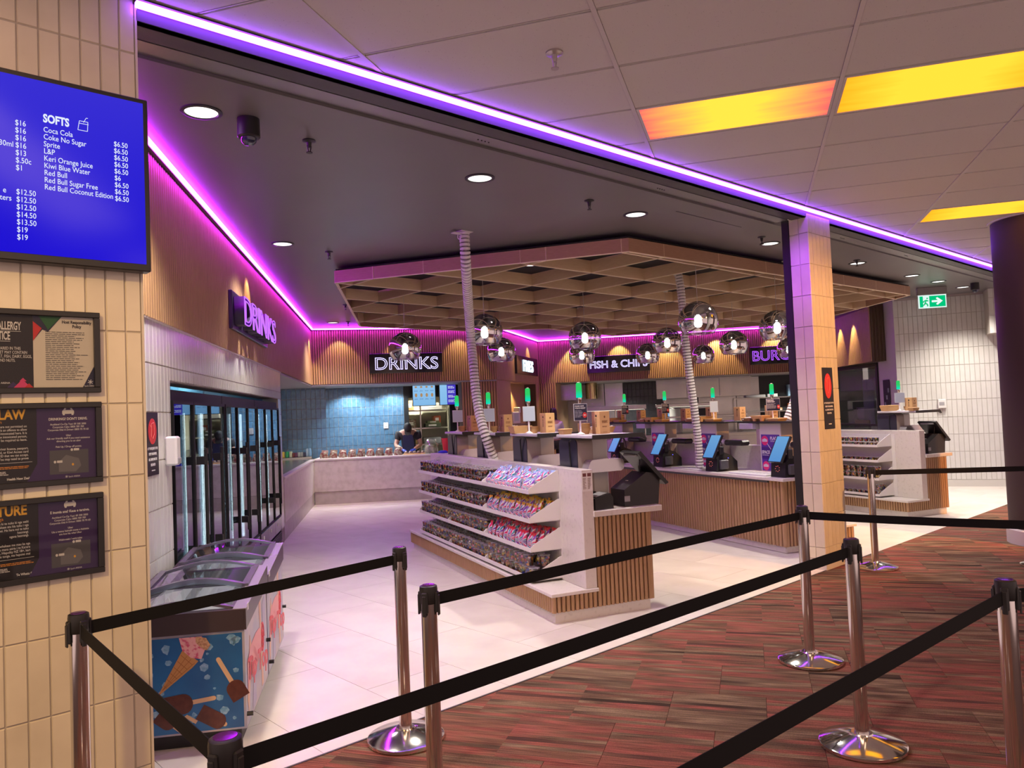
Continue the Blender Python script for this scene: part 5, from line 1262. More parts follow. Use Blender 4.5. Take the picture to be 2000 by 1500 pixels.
for k in range(0, 7): rib(1, 4.83 + .976 * k + (.0 if k else .04))
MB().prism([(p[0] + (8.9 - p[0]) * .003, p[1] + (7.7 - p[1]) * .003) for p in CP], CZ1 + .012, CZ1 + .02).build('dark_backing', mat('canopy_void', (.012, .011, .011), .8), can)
for k in range(12): 
    x, y = 6.1 + .97 * (k % 6), 6.3 + 1.95 * (k // 6); MB().cyl((x, y, CZ1), (x, y, H_S), .01, 6).build('hanger_rod', black, can)
# round fittings set in the grid cells
for i, (x, y) in enumerate(CELL):
    t = thing('grid_downlight', 'flat white round light set in a cell of the timber grid', 'light', (x, y, CZ1 - .012), 0, 'round lights in the grid')
    MB().lathe([(.085, .024), (.085, .004), (.075, 0), (.001, 0)], 24).build('rim', white_plastic, t, smooth=True); MB().lathe([(.06, -.001), (.001, -.001)], 20, cap=False).build('lens', emis('grid_lens', (1., .93, .85), 2.), t)

# ------------------------------------------------------------------ mirrored dome pendants
dome = bpy.data.materials.new('mirror_dome'); dome.use_nodes = True; nt = dome.node_tree; n = nt.nodes; l = nt.links; n.clear()
tc = n.new('ShaderNodeTexCoord'); sp = n.new('ShaderNodeSeparateXYZ'); l.new(tc.outputs['Generated'], sp.inputs[0])
mr = n.new('ShaderNodeMapRange'); mr.inputs[1].default_value = .25; mr.inputs[2].default_value = .95; mr.inputs[3].default_value = .74; mr.inputs[4].default_value = .90; l.new(sp.outputs[2], mr.inputs[0])
tr = n.new('ShaderNodeBsdfTransparent'); tr.inputs[0].default_value = (.62, .60, .58, 1); gl_ = n.new('ShaderNodeBsdfGlossy'); gl_.inputs[0].default_value = (.86, .86, .88, 1); gl_.inputs[1].default_value = .012
mx = n.new('ShaderNodeMixShader'); o = n.new('ShaderNodeOutputMaterial'); l.new(mr.outputs[0], mx.inputs[0]); l.new(tr.outputs[0], mx.inputs[1]); l.new(gl_.outputs[0], mx.inputs[2]); l.new(mx.outputs[0], o.inputs[0])
RD = .2185; prof = []
for i in range(15):
    a = rad(-41 + 131 * i / 14); prof.append((max(.0015, RD * math.cos(a)), RD * math.sin(a)))
dmesh = MB().lathe(prof, 40, cap=False).mesh('dome', dome, True)
fac = MB().lathe([(prof[0][0], prof[0][1] - .002), (prof[0][0] + .0025, prof[0][1]), (prof[0][0], prof[0][1] + .003)], 40, cap=False).mesh('rim', chrome, True)
blb = MB().lathe([(.001, -.075), (.03, -.066), (.045, -.04), (.043, -.012), (.026, .03), (.017, .06), (.016, .075)], 18).mesh('bulb', bulb_white, True)
sock = MB().lathe([(.018, .07), (.020, .075), (.020, .15), (.010, .185), (.010, .215), (.004, .225)], 16).mesh('lamp_holder', white_metal, True)
PE = [(5.10, 7.39, 2.41, 'in front of the lit drinks sign'), (5.14, 6.01, 2.46, 'partly behind the ribbed hose'), (6.77, 7.59, 2.43, 'just right of and below the one behind the hose'), (6.64, 5.98, 2.45, 'upper one of the overlapping pair left of the fish sign'),
      (8.30, 7.55, 2.41, 'lower one of the overlapping pair left of the fish sign'), (9.98, 7.65, 2.45, 'over the right end of the fish and chips sign'), (8.10, 5.89, 2.43, 'overlapping the one over the fish sign'), (6.33, 4.23, 2.43, 'largest of the row, right by the second ribbed hose'),
      (11.39, 7.54, 2.46, 'smallest one, under the largest dome'), (9.21, 5.61, 2.41, 'between the largest dome and the burgers sign'), (7.69, 4.15, 2.415, 'big one beside the black shutter post'), (11.92, 6.25, 2.47, 'over the end of the burgers sign')]
PE = [(x * 1.15, y * 1.15, 1.63 + (z - 1.63) * 1.15, w_) for x, y, z, w_ in PE]
for x, y, z, wh in PE:
    t = thing('pendant_lamp', f'mirrored dome pendant lamp {wh}', 'pendant lamp', (x, y, z), 0, 'mirrored dome pendants')
    link('dome', dmesh, t); link('rim', fac, t); link('bulb', blb, t); link('lamp_holder', sock, t)
    top = CZ0 - z if CZ0 > z else .5
    MB().cyl((0, 0, .22), (0, 0, (CZ1 + .012) - z), .003, 6).build('cord', mat('pale_cord', (.5, .47, .45), .6), t)
    MB().lathe([(.045, CZ1 - .02 - z), (.045, CZ1 + .012 - z), (.001, CZ1 + .012 - z)], 16).build('ceiling_rose', white_plastic, t)

# ------------------------------------------------------------------ illuminated signs
neon = emis('neon_violet_white', (.62, .55, 1.), 1.9); neonp = emis('neon_violet', (.42, .10, 1.), 1.6); neonb = emis('neon_pale', (.72, .88, 1.), 1.7)
sgn = mat('sign_face', (.006, .005, .010), .12)
def wall_sign(name, label, p, q, s0, s1, z0, z1, words, size, m, off=.06, r=.006, sx=1., dz=0.):
    t = thing(name, label, 'sign', M=frame(p, ang(p, q)) @ T(s0, -.02, 0), group='lit shop signs')
    w = s1 - s0
    MB().cbox((0, -off, z0), (w, 0, z1), .006).build('box', sgn, t)
    outline_text(words, size, m, t, face(w / 2, -off - .012, (z0 + z1) / 2 - size * .36 + dz), r, sx)
    return t
wall_sign('shop_sign', 'black sign reading DRINKS in neon outline over the deli counter', P0, P1, 1.11, 2.55, 2.48, 2.865, 'DRINKS', .335, neon, r=.0062, sx=1.08)
wall_sign('shop_sign', 'narrow-looking sign reading FRIES on the angled fascia', P1, P2, 1.38, 3.32, 2.47, 2.885, 'FRIES', .36, neonb, r=.010, sx=1.15)
wall_sign('shop_sign', 'black sign reading FISH & CHIPS in neon outline', P3, P4, .80, 2.33, 2.49, 2.90, 'FISH & CHIPS', .245, neon, r=.006, sx=1.0)
wall_sign('shop_sign', 'black sign reading BURGERS partly hidden by the shutter post', P3, P4, 4.66, 6.1, 2.50, 2.915, 'BURGERS', .33, neonp, r=.0065, sx=1.0)
# left wall sign: solid letters on a dark return
t = thing('shop_sign', 'purple lit letters reading DRINKS on the fascia above the fridges', 'sign', M=ML @ T(7.36, -.02, 0), group='lit shop signs')
MB().cbox((0, -.035, 2.50), (2.08, 0, 2.86), .006).build('backing', mat('sign_back', (.025, .012, .05), .3), t)
c = text('DRINKS', .375, mat('sign_letter_dark', (.03, .02, .06), .3), t, face(1.04, -.085, 2.545), align='CENTER', ext=.045, sx=1.55, off=.004)
outline_text('DRINKS', .375, emis('neon_lilac', (.55, .16, 1.), 1.25), t, face(1.04, -.133, 2.545), .006, 1.55)
text('DRINKS', .375, emis('letter_face_violet', (.06, .005, .20), 1.), t, face(1.04, -.1305, 2.545), align='CENTER', ext=.0005, sx=1.55, name='letter_face')

# ------------------------------------------------------------------ fittings on the dark ceiling
for i, (x, y) in enumerate(DL):
    wh = ['nearest the menu screen', 'in front of the canopy, over the first hose', 'second along the row before the canopy', 'just left of the shutter post', 'just right of the tiled column', 'second right of the column', 'just left of the exit sign', 'past the exit sign by the far camera', 'over the fridges', 'in the far corner by the violet strip'][i]
    t = thing('downlight', f'round recessed downlight {wh}', 'light', (x, y, H_S), 0, 'recessed downlights')
    MB().lathe([(.112, 0), (.112, -.006), (.092, -.009), (.088, -.002), (.088, 0)], 32, cap=False).build('rim', black, t, smooth=True)
    MB().lathe([(.088, -.0025), (.001, -.0025)], 28, cap=False).build('lens', mat('downlight_lens', (.8, .8, .8), .3, noise=(60, (.6, .6, .6), .4, .6), emit=(1., .97, .9), es=1.5), t)
def sprinkler(x, y, z, label, m=None, s=1.):
    t = thing('sprinkler', label, 'sprinkler', (x, y, z), 0, 'ceiling sprinkler heads'); m = m or black
    MB().lathe([(.036 * s, 0), (.036 * s, -.006 * s), (.014 * s, -.012 * s), (.010 * s, -.040 * s), (.001, -.042 * s)], 20).build('escutcheon', m, t, smooth=True)
    b = MB().cyl((-.012 * s, 0, -.03 * s), (-.004 * s, 0, -.066 * s), .003 * s, 6).cyl((.012 * s, 0, -.03 * s), (.004 * s, 0, -.066 * s), .003 * s, 6); b.build('yoke', m, t)
    MB().lathe([(.017 * s, -.066 * s), (.017 * s, -.070 * s), (.001, -.070 * s)], 14).build('deflector', m, t)
for x, y, lb in ((2.32, 4.33, 'black sprinkler head between the first two downlights'), (4.86, 4.26, 'black sprinkler head left of the downlight before the canopy'), (7.5, 4.17, 'black sprinkler head by the downlight near the shutter post'), (9.87, 4.19, 'black sprinkler head right of the tiled column'), (4.02, 7.15, 'black sprinkler head beside the fridge wall downlight'), (6.1, 10.4, 'small black sprinkler head left of the canopy corner'), (7.2, 12.2, 'black sprinkler head by the violet strip corner')):
    sprinkler(x, y, H_S, lb, s=1.15)
sprinkler(2.86, 2.70, H_C, 'pale sprinkler head in the concourse ceiling tiles', mat('sprinkler_pale', (.45, .40, .38), .3, .5), 1.25)
def dome_cam(x, y, label):
    t = thing('ceiling_camera', label, 'camera', (x, y, H_S), 0, 'ceiling cameras')
    MB().lathe([(.062, 0), (.064, -.105), (.058, -.112), (.045, -.114)], 28).build('housing', black, t, smooth=True)
    MB().lathe([(.045, -.112), (.042, -.135), (.025, -.152), (.001, -.156)], 24, cap=False).build('lens_dome', mat('dome_dark', (.02, .03, .07), .05, coat=.5), t, smooth=True)
dome_cam(1.88, 4.22, 'black dome camera on the dark ceiling near the menu screen'); dome_cam(13.75, 4.0, 'black dome camera beside the exit sign')
for x in (6.06, 9.3): 
    t = thing('pendant_cord_rose', 'x', 'fitting'); bpy.data.objects.remove(t)
# green running-man exit sign
M = frame((13.42, 4.74), ang((13.42, 4.74), (13.66, 4.40)))
t = thing('exit_sign', 'green lit exit sign with a running figure and an arrow', 'sign', M=M @ T(0, 0, 3.04))
EW, EHt = .42, .215
MB().cbox((-.01, -.02, EHt), (EW + .01, .06, H_S - 3.04), .004).build('housing', mat('sign_grey', (.25, .24, .24), .4), t)
MB().box((0, 0, 0), (EW, .012, EHt)).build('panel', emis('exit_white', (.75, .95, .90), 1.), t)
G = face(0, -.0006, 0); eg = emis('exit_green', (.0, .55, .20), 1.); ew = emis('exit_white2', (.85, 1., .95), 1.)
flat([(.02, .018), (.07, .018), (.07, EHt - .018), (.02, EHt - .018)], eg, t, G, 'green_field'); flat([(.165, .018), (EW - .015, .018), (EW - .015, EHt - .018), (.165, EHt - .018)], eg, t, G, 'green_field')
flat([(.20, .092), (.29, .092), (.262, .060), (.285, .045), (.365, .108), (.285, .172), (.262, .156), (.29, .124), (.20, .124)], ew, t, face(0, -.0016, 0), 'arrow')
b = MB()
for a_, c_ in (((.12, .135), (.10, .085)), ((.10, .085), (.135, .06)), ((.135, .06), (.135, .03)), ((.10, .085), (.085, .055)), ((.085, .055), (.06, .05)), ((.118, .128), (.148, .115)), ((.118, .130), (.085, .118)), ((.085, .118), (.075, .095))): b.cyl((a_[0], 0, a_[1]), (c_[0], 0, c_[1]), .010, 6)
b.lathe([(.001, -.015), (.0145, 0), (.001, .015)], 10, 0, T(.133, 0, .160)); b.build('running_figure', eg, t, T(0, -.004, 0))

# ------------------------------------------------------------------ ribbed cable hoses from the ceiling to the counters
def hose(label, pts, tip):
    t = thing('cable_hose', label, 'hose', (0, 0, 0), group='white ribbed cable hoses')
    P_ = [Vector(p) for p in pts]; path = []
    N = 62
    for i in range(N + 1):        # Catmull-Rom
        f = i / N * (len(P_) - 1); k = min(int(f), len(P_) - 2); u = f - k
        p0_, p1_, p2_, p3_ = P_[max(k - 1, 0)], P_[k], P_[k + 1], P_[min(k + 2, len(P_) - 1)]
        path.append(.5 * ((2 * p1_) + (p2_ - p0_) * u + (2 * p0_ - 5 * p1_ + 4 * p2_ - p3_) * u * u + (3 * p1_ - p0_ - 3 * p2_ + p3_) * u ** 3))
    tot = [0.]
    for i in range(N): tot.append(tot[-1] + (path[i + 1] - path[i]).length)
    K = int(tot[-1] / .037); even = []; k = 0
    for i in range(K + 1):
        d_ = tot[-1] * i / K
        while k < N - 1 and tot[k + 1] < d_: k += 1
        even.append(path[k].lerp(path[k + 1], (d_ - tot[k]) / max(1e-6, tot[k + 1] - tot[k])))
    path = even; N = K
    MB().tube(path, .036, 10).build('inner_cables', mat('hose_core', (.24, .21, .21), .6), t)
    b = MB()
    for i in range(N):
        p, q = path[i], path[i + 1]; d = q - p; b.cyl(p + d * .10, p + d * .74, .050, 14)
    b.build('ribs', white_metal, t, None, 'stuff')
    c = Vector(pts[0])
    MB().box((c.x - .07, c.y - .05, c.z - .006), (c.x + .07, c.y + .05, c.z)).box((c.x - .14, c.y - .03, c.z - .03), (c.x - .05, c.y + .03, c.z - .024)).build('mounting_plate', white_metal, t)
    b = MB(); b.tube([(c.x + .045 * math.cos(a), c.y + .045 * math.sin(a), c.z - .045) for a in [i * PI / 8 for i in range(17)]], .004, 6).tube([(c.x - .06, c.y + .03 * math.cos(a), c.z - .05 + .03 * math.sin(a)) for a in [i * PI / 8 for i in range(17)]], .004, 6); b.build('clamp', white_metal, t)
    return t
def isl_pt(x, y, z): v_ = MI @ Vector((x, y, z)); return (v_.x, v_.y, v_.z)
hose('white ribbed cable hose hanging to the near counter', [(4.66, 5.69, H_S - .002), (4.74, 5.78, 3.02), isl_pt(.345, 2.495, 2.56), isl_pt(.345, 2.433, 2.11), isl_pt(.345, 2.386, 1.83), isl_pt(.345, 2.303, 1.61), isl_pt(.350, 2.20, 1.42), isl_pt(.40, 2.18, 1.245), isl_pt(.45, 2.20, 1.10), isl_pt(.455, 2.19, .83)], None)
hose('second white ribbed cable hose hanging behind the largest dome', [(8.02, 5.62, CZ1 - .0), (8.05, 5.608, 3.05), (8.074, 5.605, 2.59), (8.113, 5.594, 2.08), (8.162, 5.574, 1.56), (8.20, 5.566, 1.15), (8.206, 5.566, .83)], None)
hose('white ribbed cable hose end curling down beside the shutter post', [(8.72, 4.50, CZ1 - .0), (8.72, 4.50, 2.4), (8.70, 4.50, 1.75), (8.58, 4.54, 1.45), (8.50, 4.62, 1.22), (8.46, 4.70, .83)], None)

# ------------------------------------------------------------------ marble deli counter
PC_ = PL(15.2); dA = rad(-36); dd = Vector((math.cos(dA), math.sin(dA)))
t = thing('deli_counter', 'pale marble L-shaped deli counter along the back and beside the fridges', 'counter', (0, 0, 0))
def leg(M, L, side):
    MB().box((0, .012, .0), (L, .70, .237)).build('plinth', mat('marble_dark', (.47, .43, .41), .4, noise=(9, (.40, .36, .34), .42, .72)), t, M)
    MB().box((0, .0, .243), (L, .70, .832)).build('front_panel', marble, t, M)
    MB().box((.0, .015, .232), (L, .05, .245)).build('shadow_groove', mat('groove', (.10, .09, .09), .7), t, M)
    MB().cbox((-.0, -.012, .836), (L, .74, .872), .004).build('worktop', mat('worktop_white', (.66, .64, .63), .25), t, M)
leg(ML @ T(WE + .10, 0, 0), 15.2 - WE - .10, 0); leg(frame(PC_, dA), 2.78, 1)
MB().box((0, .06, .872), (15.2 - WE - .3, .62, .880)).build('steel_top', steel, t, ML @ T(WE + .2, 0, 0))
MD = frame(PC_, dA)
# prep bench and cans along the shaded blue wall
Mb = frame(P0, angB)
t = thing('prep_bench', 'steel prep bench under the blue walls holding a row of cans', 'bench', M=Mb)
MB().cbox((-1.6, .30, .86), (-.02, .72, .915), .004).build('top', steel, t)
for x in (-1.5, -.8, -.1): MB().box((x, .34, 0), (x + .05, .70, .86)).build('leg', steel, t)
canc = [('yellow', (.62, .50, .12), 1.0), ('green', (.03, .35, .14), 1.0), ('pale green', (.45, .55, .42), 1.0), ('dark red', (.14, .04, .05), .75), ('purple', (.12, .05, .12), .75), ('grey', (.35, .40, .42), .8), ('silver', (.30, .34, .36), .8), ('navy', (.05, .06, .12), .75), ('light blue', (.30, .45, .62), 1.35), ('blue', (.20, .38, .60), 1.4)]
xx = [-.55, -.48, -.41, -.36, -.31, -.255, -.20, -.155, -.10, -.055]
for (cn2, cc, hh), x in zip(canc, xx):
    m_ = mat('can_' + cn2.replace(' ', '_'), cc, .25, .3)
    t = thing('drink_can', f'{cn2} drink can on the steel bench by the blue wall', 'can', M=Mb @ T(x, .5, .915), group='drink cans by the blue wall')
    MB().lathe([(.024, 0), (.032, .006), (.032, .098 * hh), (.026, .112 * hh), (.026, .115 * hh)], 14).build('body', m_, t, smooth=True); MB().lathe([(.025, .113 * hh), (.001, .113 * hh)], 14, cap=False).build('lid', chrome, t)
# wrapped packs along the marble counter
packm = mat('pack_filling', (.16, .04, .04), .35, noise=(26, (.34, .35, .28), .42, .6), rand=.25); packw = mat('pack_paper', (.40, .32, .27), .6)
def heap(seed, w, h, m, N=12):
    r = random.Random(seed); b = MB(); vs = []; fs = []
    for j in range(6):
        f = j / 5
        for i in range(N): a = 2 * PI * i / N; rr = w / 2 * math.cos(f * PI / 2 * .96) ** .7 * (1 + r.uniform(-.12, .12)) + .002; vs.append((rr * math.cos(a), rr * .62 * math.sin(a), h * math.sin(f * PI / 2) * (1 + r.uniform(-.06, .06))))
    for j in range(5):
        for i in range(N): fs.append((j * N + i, j * N + (i + 1) % N, (j + 1) * N + (i + 1) % N, (j + 1) * N + i))
    fs.append(tuple(range(N))[::-1]); fs.append(tuple(range(5 * N, 6 * N)))
    return b.add(vs, fs).mesh('pack', m, True)
hm = [heap(s, .165, .135, packm) for s in range(3)]
place = ['at the corner of the marble counter', 'second from the marble corner', 'third from the marble corner', 'fourth from the marble corner', 'fifth along the marble counter', 'sixth along the marble counter', 'seventh along, left of the worker', 'eighth along, close to the worker', 'right in front of the worker']
for i in range(9):
    t = thing('snack_pack', f'clear wrapped snack pack with red filling, {place[i]}', 'snack pack', M=MD @ T(.17 + .178 * i, .20, .872), group='wrapped snack packs on the marble counter')
    link('filling', hm[i % 3], t); MB().prism([(-.06, 0), (.06, 0), (.075, .15), (-.055, .16)], .04, .05, axis='y').build('paper_back', packw, t, Matrix.Rotation(.12 * ((i % 3) - 1), 4, 'Z'))
t = thing('sandwich_tray', 'low tray of red filled wraps by the blue gloved worker', 'tray', M=MD @ T(1.70, .12, .872))
MB().cbox((0, 0, 0), (.42, .20, .02), .004).build('tray', card, t)
for k in range(5): link('wrap', hm[k % 3], t, T(.05 + .082 * k, .1, .018) @ Matrix.Diagonal((.45, .8, .35, 1)))
t = thing('salad_bag', 'big clear plastic bag of green salad standing on the marble counter', 'bag', M=MD @ T(2.24, .20, .872))
link('salad', heap(9, .26, .17, mat('salad', (.25, .33, .16), .5, noise=(20, (.50, .55, .40), .4, .6))), t)
o = link('clear_film', heap(12, .31, .29, glassy('film', (.90, .92, .92), (.9, .92, .95), .22, .15)), t)
t = thing('red_bucket', 'red plastic bucket beside the salad bag', 'bucket', M=MD @ T(2.56, .28, .872)); MB().lathe([(.075, 0), (.105, .27), (.112, .27), (.112, .285), (.10, .285), (.07, .01), (.001, .01)], 20).build('body', mat('bucket_red', (.60, .03, .05), .35), t, smooth=True)
t = thing('blue_cloth', 'crumpled royal blue cloth on the marble counter edge', 'cloth', M=MD @ T(2.47, .08, .872)); link('cloth', heap(31, .20, .055, mat('cloth_blue', (.015, .01, .40), .8), 16), t)
t = thing('light_switch', 'white switch plate on the lit blue wall', 'switch', M=Mb @ T(1.55, 1.395, 1.38)); MB().cbox((-.05, -.014, 0), (.05, 0, .13), .008).build('plate', white_plastic, t); MB().cbox((-.02, -.02, .04), (.02, -.012, .09), .004).build('rocker', white_metal, t)
# pantry shelving and hanging menu screens
Mp = Mb @ T(0, 2.25, 0)
t = thing('pantry_rack', 'steel rack with stacked goods inside the pantry doorway', 'rack', M=Mp)
for x in (2.05, 2.42, 3.05): MB().box((x, 0, 0), (x + .03, .03, 2.0)).build('upright', steel, t)
for z in (.5, .95, 1.32, 1.72): MB().box((2.05, 0, z), (3.08, .45, z + .03)).build('shelf', steel, t)
for i, (x, z, w, h, m_) in enumerate(((2.12, 1.35, .22, .2, packm), (2.55, 1.35, .36, .09, mat('food_tins', (.07, .09, .05), .5)), (2.6, 1.44, .28, .06, mat('food_tins2', (.14, .17, .08), .5)), (2.1, 1.75, .2, .22, card), (2.5, 1.75, .45, .16, white_plastic), (2.75, 1.45, .16, .16, mat('food_red', (.35, .08, .04), .5)), (2.1, .98, .25, .2, card), (2.5, .98, .4, .14, mat('crate_grey', (.25, .26, .26), .5)))):
    tb = thing('storage_box', ['dark pack on the left of the pantry shelf', 'flat dark food pack in the pantry', 'green pack lying on top of the dark one', 'kraft box high on the pantry rack', 'white boxes on the top pantry shelf', 'red labelled pack in the pantry', 'kraft box low on the pantry rack', 'grey crate low on the pantry rack'][i], 'box', M=Mp @ T(x, .05, z + (.0 if i != 2 and i != 5 else -.0)))
    MB().cbox((0, 0, 0), (w, .28, h), .006).build('body', m_, tb); MB().box((w * .2, -.002, h * .3), (w * .7, 0, h * .7)).build('sticker', paper, tb)
def hang_screen(x0, x1, label, split):
    t = thing('menu_display', label, 'screen', M=Mb @ T(x0, 1.18, 1.84), group='hanging menu screens'); w = x1 - x0; h = .425
    MB().cbox((-.012, 0, -.012), (w + .012, .05, h + .012), .004).build('casing', black, t)
    MB().box((0, -.002, 0), (w, .001, h)).build('display', screenmat('menu_pale_blue', (.22, .48, .80), (.28, .55, .85), 1.), t)
    MB().box((w / 2 - .02, .02, h), (w / 2 + .02, .045, H_F - 1.87)).build('bracket', black, t)
    G = face(0, -.0026, 0)
    if split:
        flat([(w * .45, 0), (w, 0), (w, h), (w * .45, h)], emis('menu_violet', (.06, .04, .50), 1.), t, G, 'violet_half'); 
        for k in range(4): lines(t, face(0, -.0036, 0), scr_txt, w * .52, h * (.92 - k * .23), w * .95, h * (.78 - k * .23), 3, seed=k, h=.4)
    else:
        fm = emis('menu_food', (.42, .25, .12), 1.)
        for r_ in range(2):
            for c_ in range(4):
                cx, cz = w * (.14 + .24 * c_), h * (.52 - .0 * r_ if r_ == 0 else .93); flat(ell(cx, cz, w * .055, h * (.10 if r_ == 0 else .05), 10), fm, t, G, 'food_picture'); lines(t, G, emis('menu_ink', (.05, .12, .30), 1.), cx - w * .09, cz - h * .18, cx + w * .09, cz - h * .24, 2, seed=c_ + r_, h=.4, align='c')
    return t
hang_screen(2.12, 2.60, 'pale blue menu screen with small food pictures above the pantry door', False); hang_screen(2.70, 3.05, 'half violet menu screen beside the pantry door', True)
# alcove with a white machine
Ma = frame(P1, ang(P1, P2))
t = thing('counter_machine', 'white boxed machine with a pale screen in the timber alcove', 'machine', M=Ma @ T(1.35, .05, 1.36)); MB().cbox((0, 0, 0), (.62, .2, .26), .01).build('body', white_plastic, t); MB().box((.1, -.004, .06), (.46, 0, .22)).build('screen', mat('screen_pale', (.45, .55, .60), .3), t); MB().cbox((.5, -.02, .24), (.6, .12, .36), .006).build('head', white_plastic, t)
t = thing('alcove_counter', 'timber counter inside the alcove under the white machine', 'counter', M=Ma); MB().box((1.15, .03, 0), (2.7, .27, 1.30)).build('carcass', woodv, t); MB().box((1.13, .0, 1.30), (2.72, .275, 1.36)).build('top', mat('brown_top', (.16, .08, .06), .4), t)

# ------------------------------------------------------------------ kitchen fittings behind the long fascia
def kt(name, label, cat, x, y, z, **k): return thing(name, label, cat, M=ME @ T(x, y, z), **k)
t = kt('extraction_hood', 'big stainless extraction hood under the kitchen fascia', 'hood', 2.44, 1.0, 1.80)
MB().prism([(0, 0), (1.2, 0), (1.2, .49), (.02, .49)], 0, 2.32, axis='x').build('canopy', steel, t); 
for x in (.75, 1.55): MB().box((x, -.003, .02), (x + .012, 0, .47)).build('seam', grey_plastic, t)
t = kt('extraction_hood', 'smaller stainless hood left of the black tiles', 'hood', -.2, .9, 1.86); MB().box((0, 0, 0), (.72, 1.2, .42)).build('canopy', steel, t); MB().lathe([(.16, 0), (.16, .42)], 24, 0, T(.95, .5, .02)).build('duct', mat('brass_duct', (.55, .42, .22), .22, 1.), t, smooth=True)
t = kt('pass_shelf', 'stainless heated pass shelf in the fish and chips kitchen', 'shelf', .62, .75, 0)
MB().cbox((0, 0, 1.56), (1.55, .34, 1.68), .01).build('heat_shelf', steel, t); MB().cbox((0, 0, 1.24), (1.55, .4, 1.28), .006).build('pass_top', steel, t)
for x in (.02, .75, 1.48): MB().cyl((x + .02, .05, .9), (x + .02, .05, 1.58), .016, 8).build('post', chrome, t)
MB().box((.05, .1, 1.555), (1.5, .16, 1.562)).build('heat_lamp', emis('heat_lamp', (1., .93, .75), 2.5), t)
t = kt('pass_shelf', 'second stainless pass under the big hood', 'shelf', 2.40, .75, 0)
MB().cbox((0, 0, 1.58), (1.5, .34, 1.66), .01).build('heat_shelf', steel, t); MB().cbox((0, 0, 1.30), (2.2, .4, 1.34), .006).build('pass_top', steel, t)
for x in (.02, 1.45): MB().cyl((x + .02, .05, .9), (x + .02, .05, 1.58), .016, 8).build('post', chrome, t)
MB().box((.05, .1, 1.575), (1.45, .16, 1.582)).build('heat_lamp', emis('heat_lamp', (1., .93, .75), 2.5), t)
t = kt('kitchen_oven', 'stainless oven with dark windows behind the second pass', 'oven', 2.5, 1.75, .9); MB().cbox((0, 0, 0), (1.5, .5, .66), .01).build('body', steel, t); MB().box((.12, -.006, .42), (.45, 0, .62)).build('window', black, t); MB().box((.62, -.006, .42), (1.35, 0, .62)).build('window', black, t); MB().box((.2, -.009, .44), (.36, -.006, .56)).build('display', emis('oven_blue', (.25, .45, .8), 1.), t)
for i, (x0, w) in enumerate(((.15, 2.15), (2.35, 3.6))):
    t = kt('kitchen_bench', ['steel kitchen bench below the first pass shelf', 'steel kitchen bench below the second pass shelf'][i], 'bench', x0, .45, 0)
    MB().cbox((0, 0, .86), (w, .7, .91), .006).build('top', steel, t); MB().box((.03, .05, .1), (w - .03, .65, .86)).build('cupboard', steel, t)
    for k in range(4): MB().cbox((.05 + k * (w - .1) / 4, .04, .15), (.05 + (k + 1) * (w - .1) / 4 - .01, .055, .83), .003).build('door', steel, t)
t = kt('wall_rack', 'open steel shelves with boxes on the dark kitchen wall', 'rack', 4.42, 1.95, 0)
for z in (.92, 1.38, 1.74): MB().cbox((0, 0, z - .03), (2.4, .36, z), .004).build('shelf', steel, t)
for x in (.0, 1.1, 2.37): MB().box((x, .02, .0), (x + .03, .05, 1.74)).build('upright', steel, t)
for i, (x, z, w, h, m_, lb) in enumerate(((1.36, 1.74, .15, .30, mat('box_blue', (.30, .50, .66), .4), 'tall pale blue box on the top kitchen shelf'), (1.62, 1.74, .12, .10, white_plastic, 'white tub at the end of the top kitchen shelf'), (1.36, 1.38, .40, .18, mat('box_orange', (.55, .16, .05), .5), 'orange and white box on the middle kitchen shelf'), (.30, 1.74, .5, .07, white_plastic, 'flat white box on the top kitchen shelf'), (.85, 1.74, .25, .08, paper, 'second flat white box on the top kitchen shelf'), (1.0, 1.38, .2, .07, card, 'kraft tray on the middle kitchen shelf'), (.2, .92, .4, .12, white_plastic, 'white tray stack on the low kitchen shelf'), (1.2, .92, .4, .14, card, 'kraft box on the low kitchen shelf'))):
    tb = kt("storage_box", lb, "box", 4.42 + x, 2.005, z); MB().cbox((0, 0, 0), (w, .26, h), .006).build('body', m_, tb); MB().box((w * .1, -.003, h * .05), (w * .9, 0, h * .55)).build('printed_label', white_plastic if 'blue' not in lb else m_, tb)
t = kt('white_column', 'round white steel drum under the hood', 'drum', 2.9, 1.5, .91); MB().lathe([(.16, 0), (.16, .62), (.06, .72)], 24).build('drum', mat('drum_white', (.66, .65, .60), .25), t, smooth=True); MB().lathe([(.165, .25), (.165, .29)], 24).build('band', grey_plastic, t)
b = MB()
# cold room goods behind the glass partition
Mg = frame(G0, ang(G0, G1))
t = thing('bread_rack', 'rack of bread trays behind the cold room glass', 'rack', M=Mg @ T(.6, .25, 0)); MB().box((0, 0, 0), (.62, .4, 1.05)).build('cabinet', black, t); MB().cbox((0, 0, 1.05), (.6, .36, 1.15), .02).build('bread', card, t)
t = thing('white_tub', 'white storage tub on the bread rack behind the glass', 'tub', M=Mg @ T(.62, .30, 1.152)); MB().cbox((0, 0, 0), (.36, .3, .24), .03).build('tub', white_plastic, t); MB().cbox((-.01, -.01, .24), (.37, .31, .26), .008).build('lid', white_plastic, t)
t = thing('wall_window', 'dark serving window in the grey wall', 'window', M=frame(G1, ang(G1, G2)) @ T(.30, -.01, 1.32)); MB().box((0, -.004, 0), (.42, .0, .62)).build('opening', softblack, t)
for k in range(3): MB().box((.06 + .12 * k, -.010, .12 + .13 * k), (.15 + .12 * k, -.005, .2 + .13 * k)).build('painted_reflection', mat('reflection_grey', (.25, .28, .32), .2), t)  # grey patches imitating reflections in the dark window
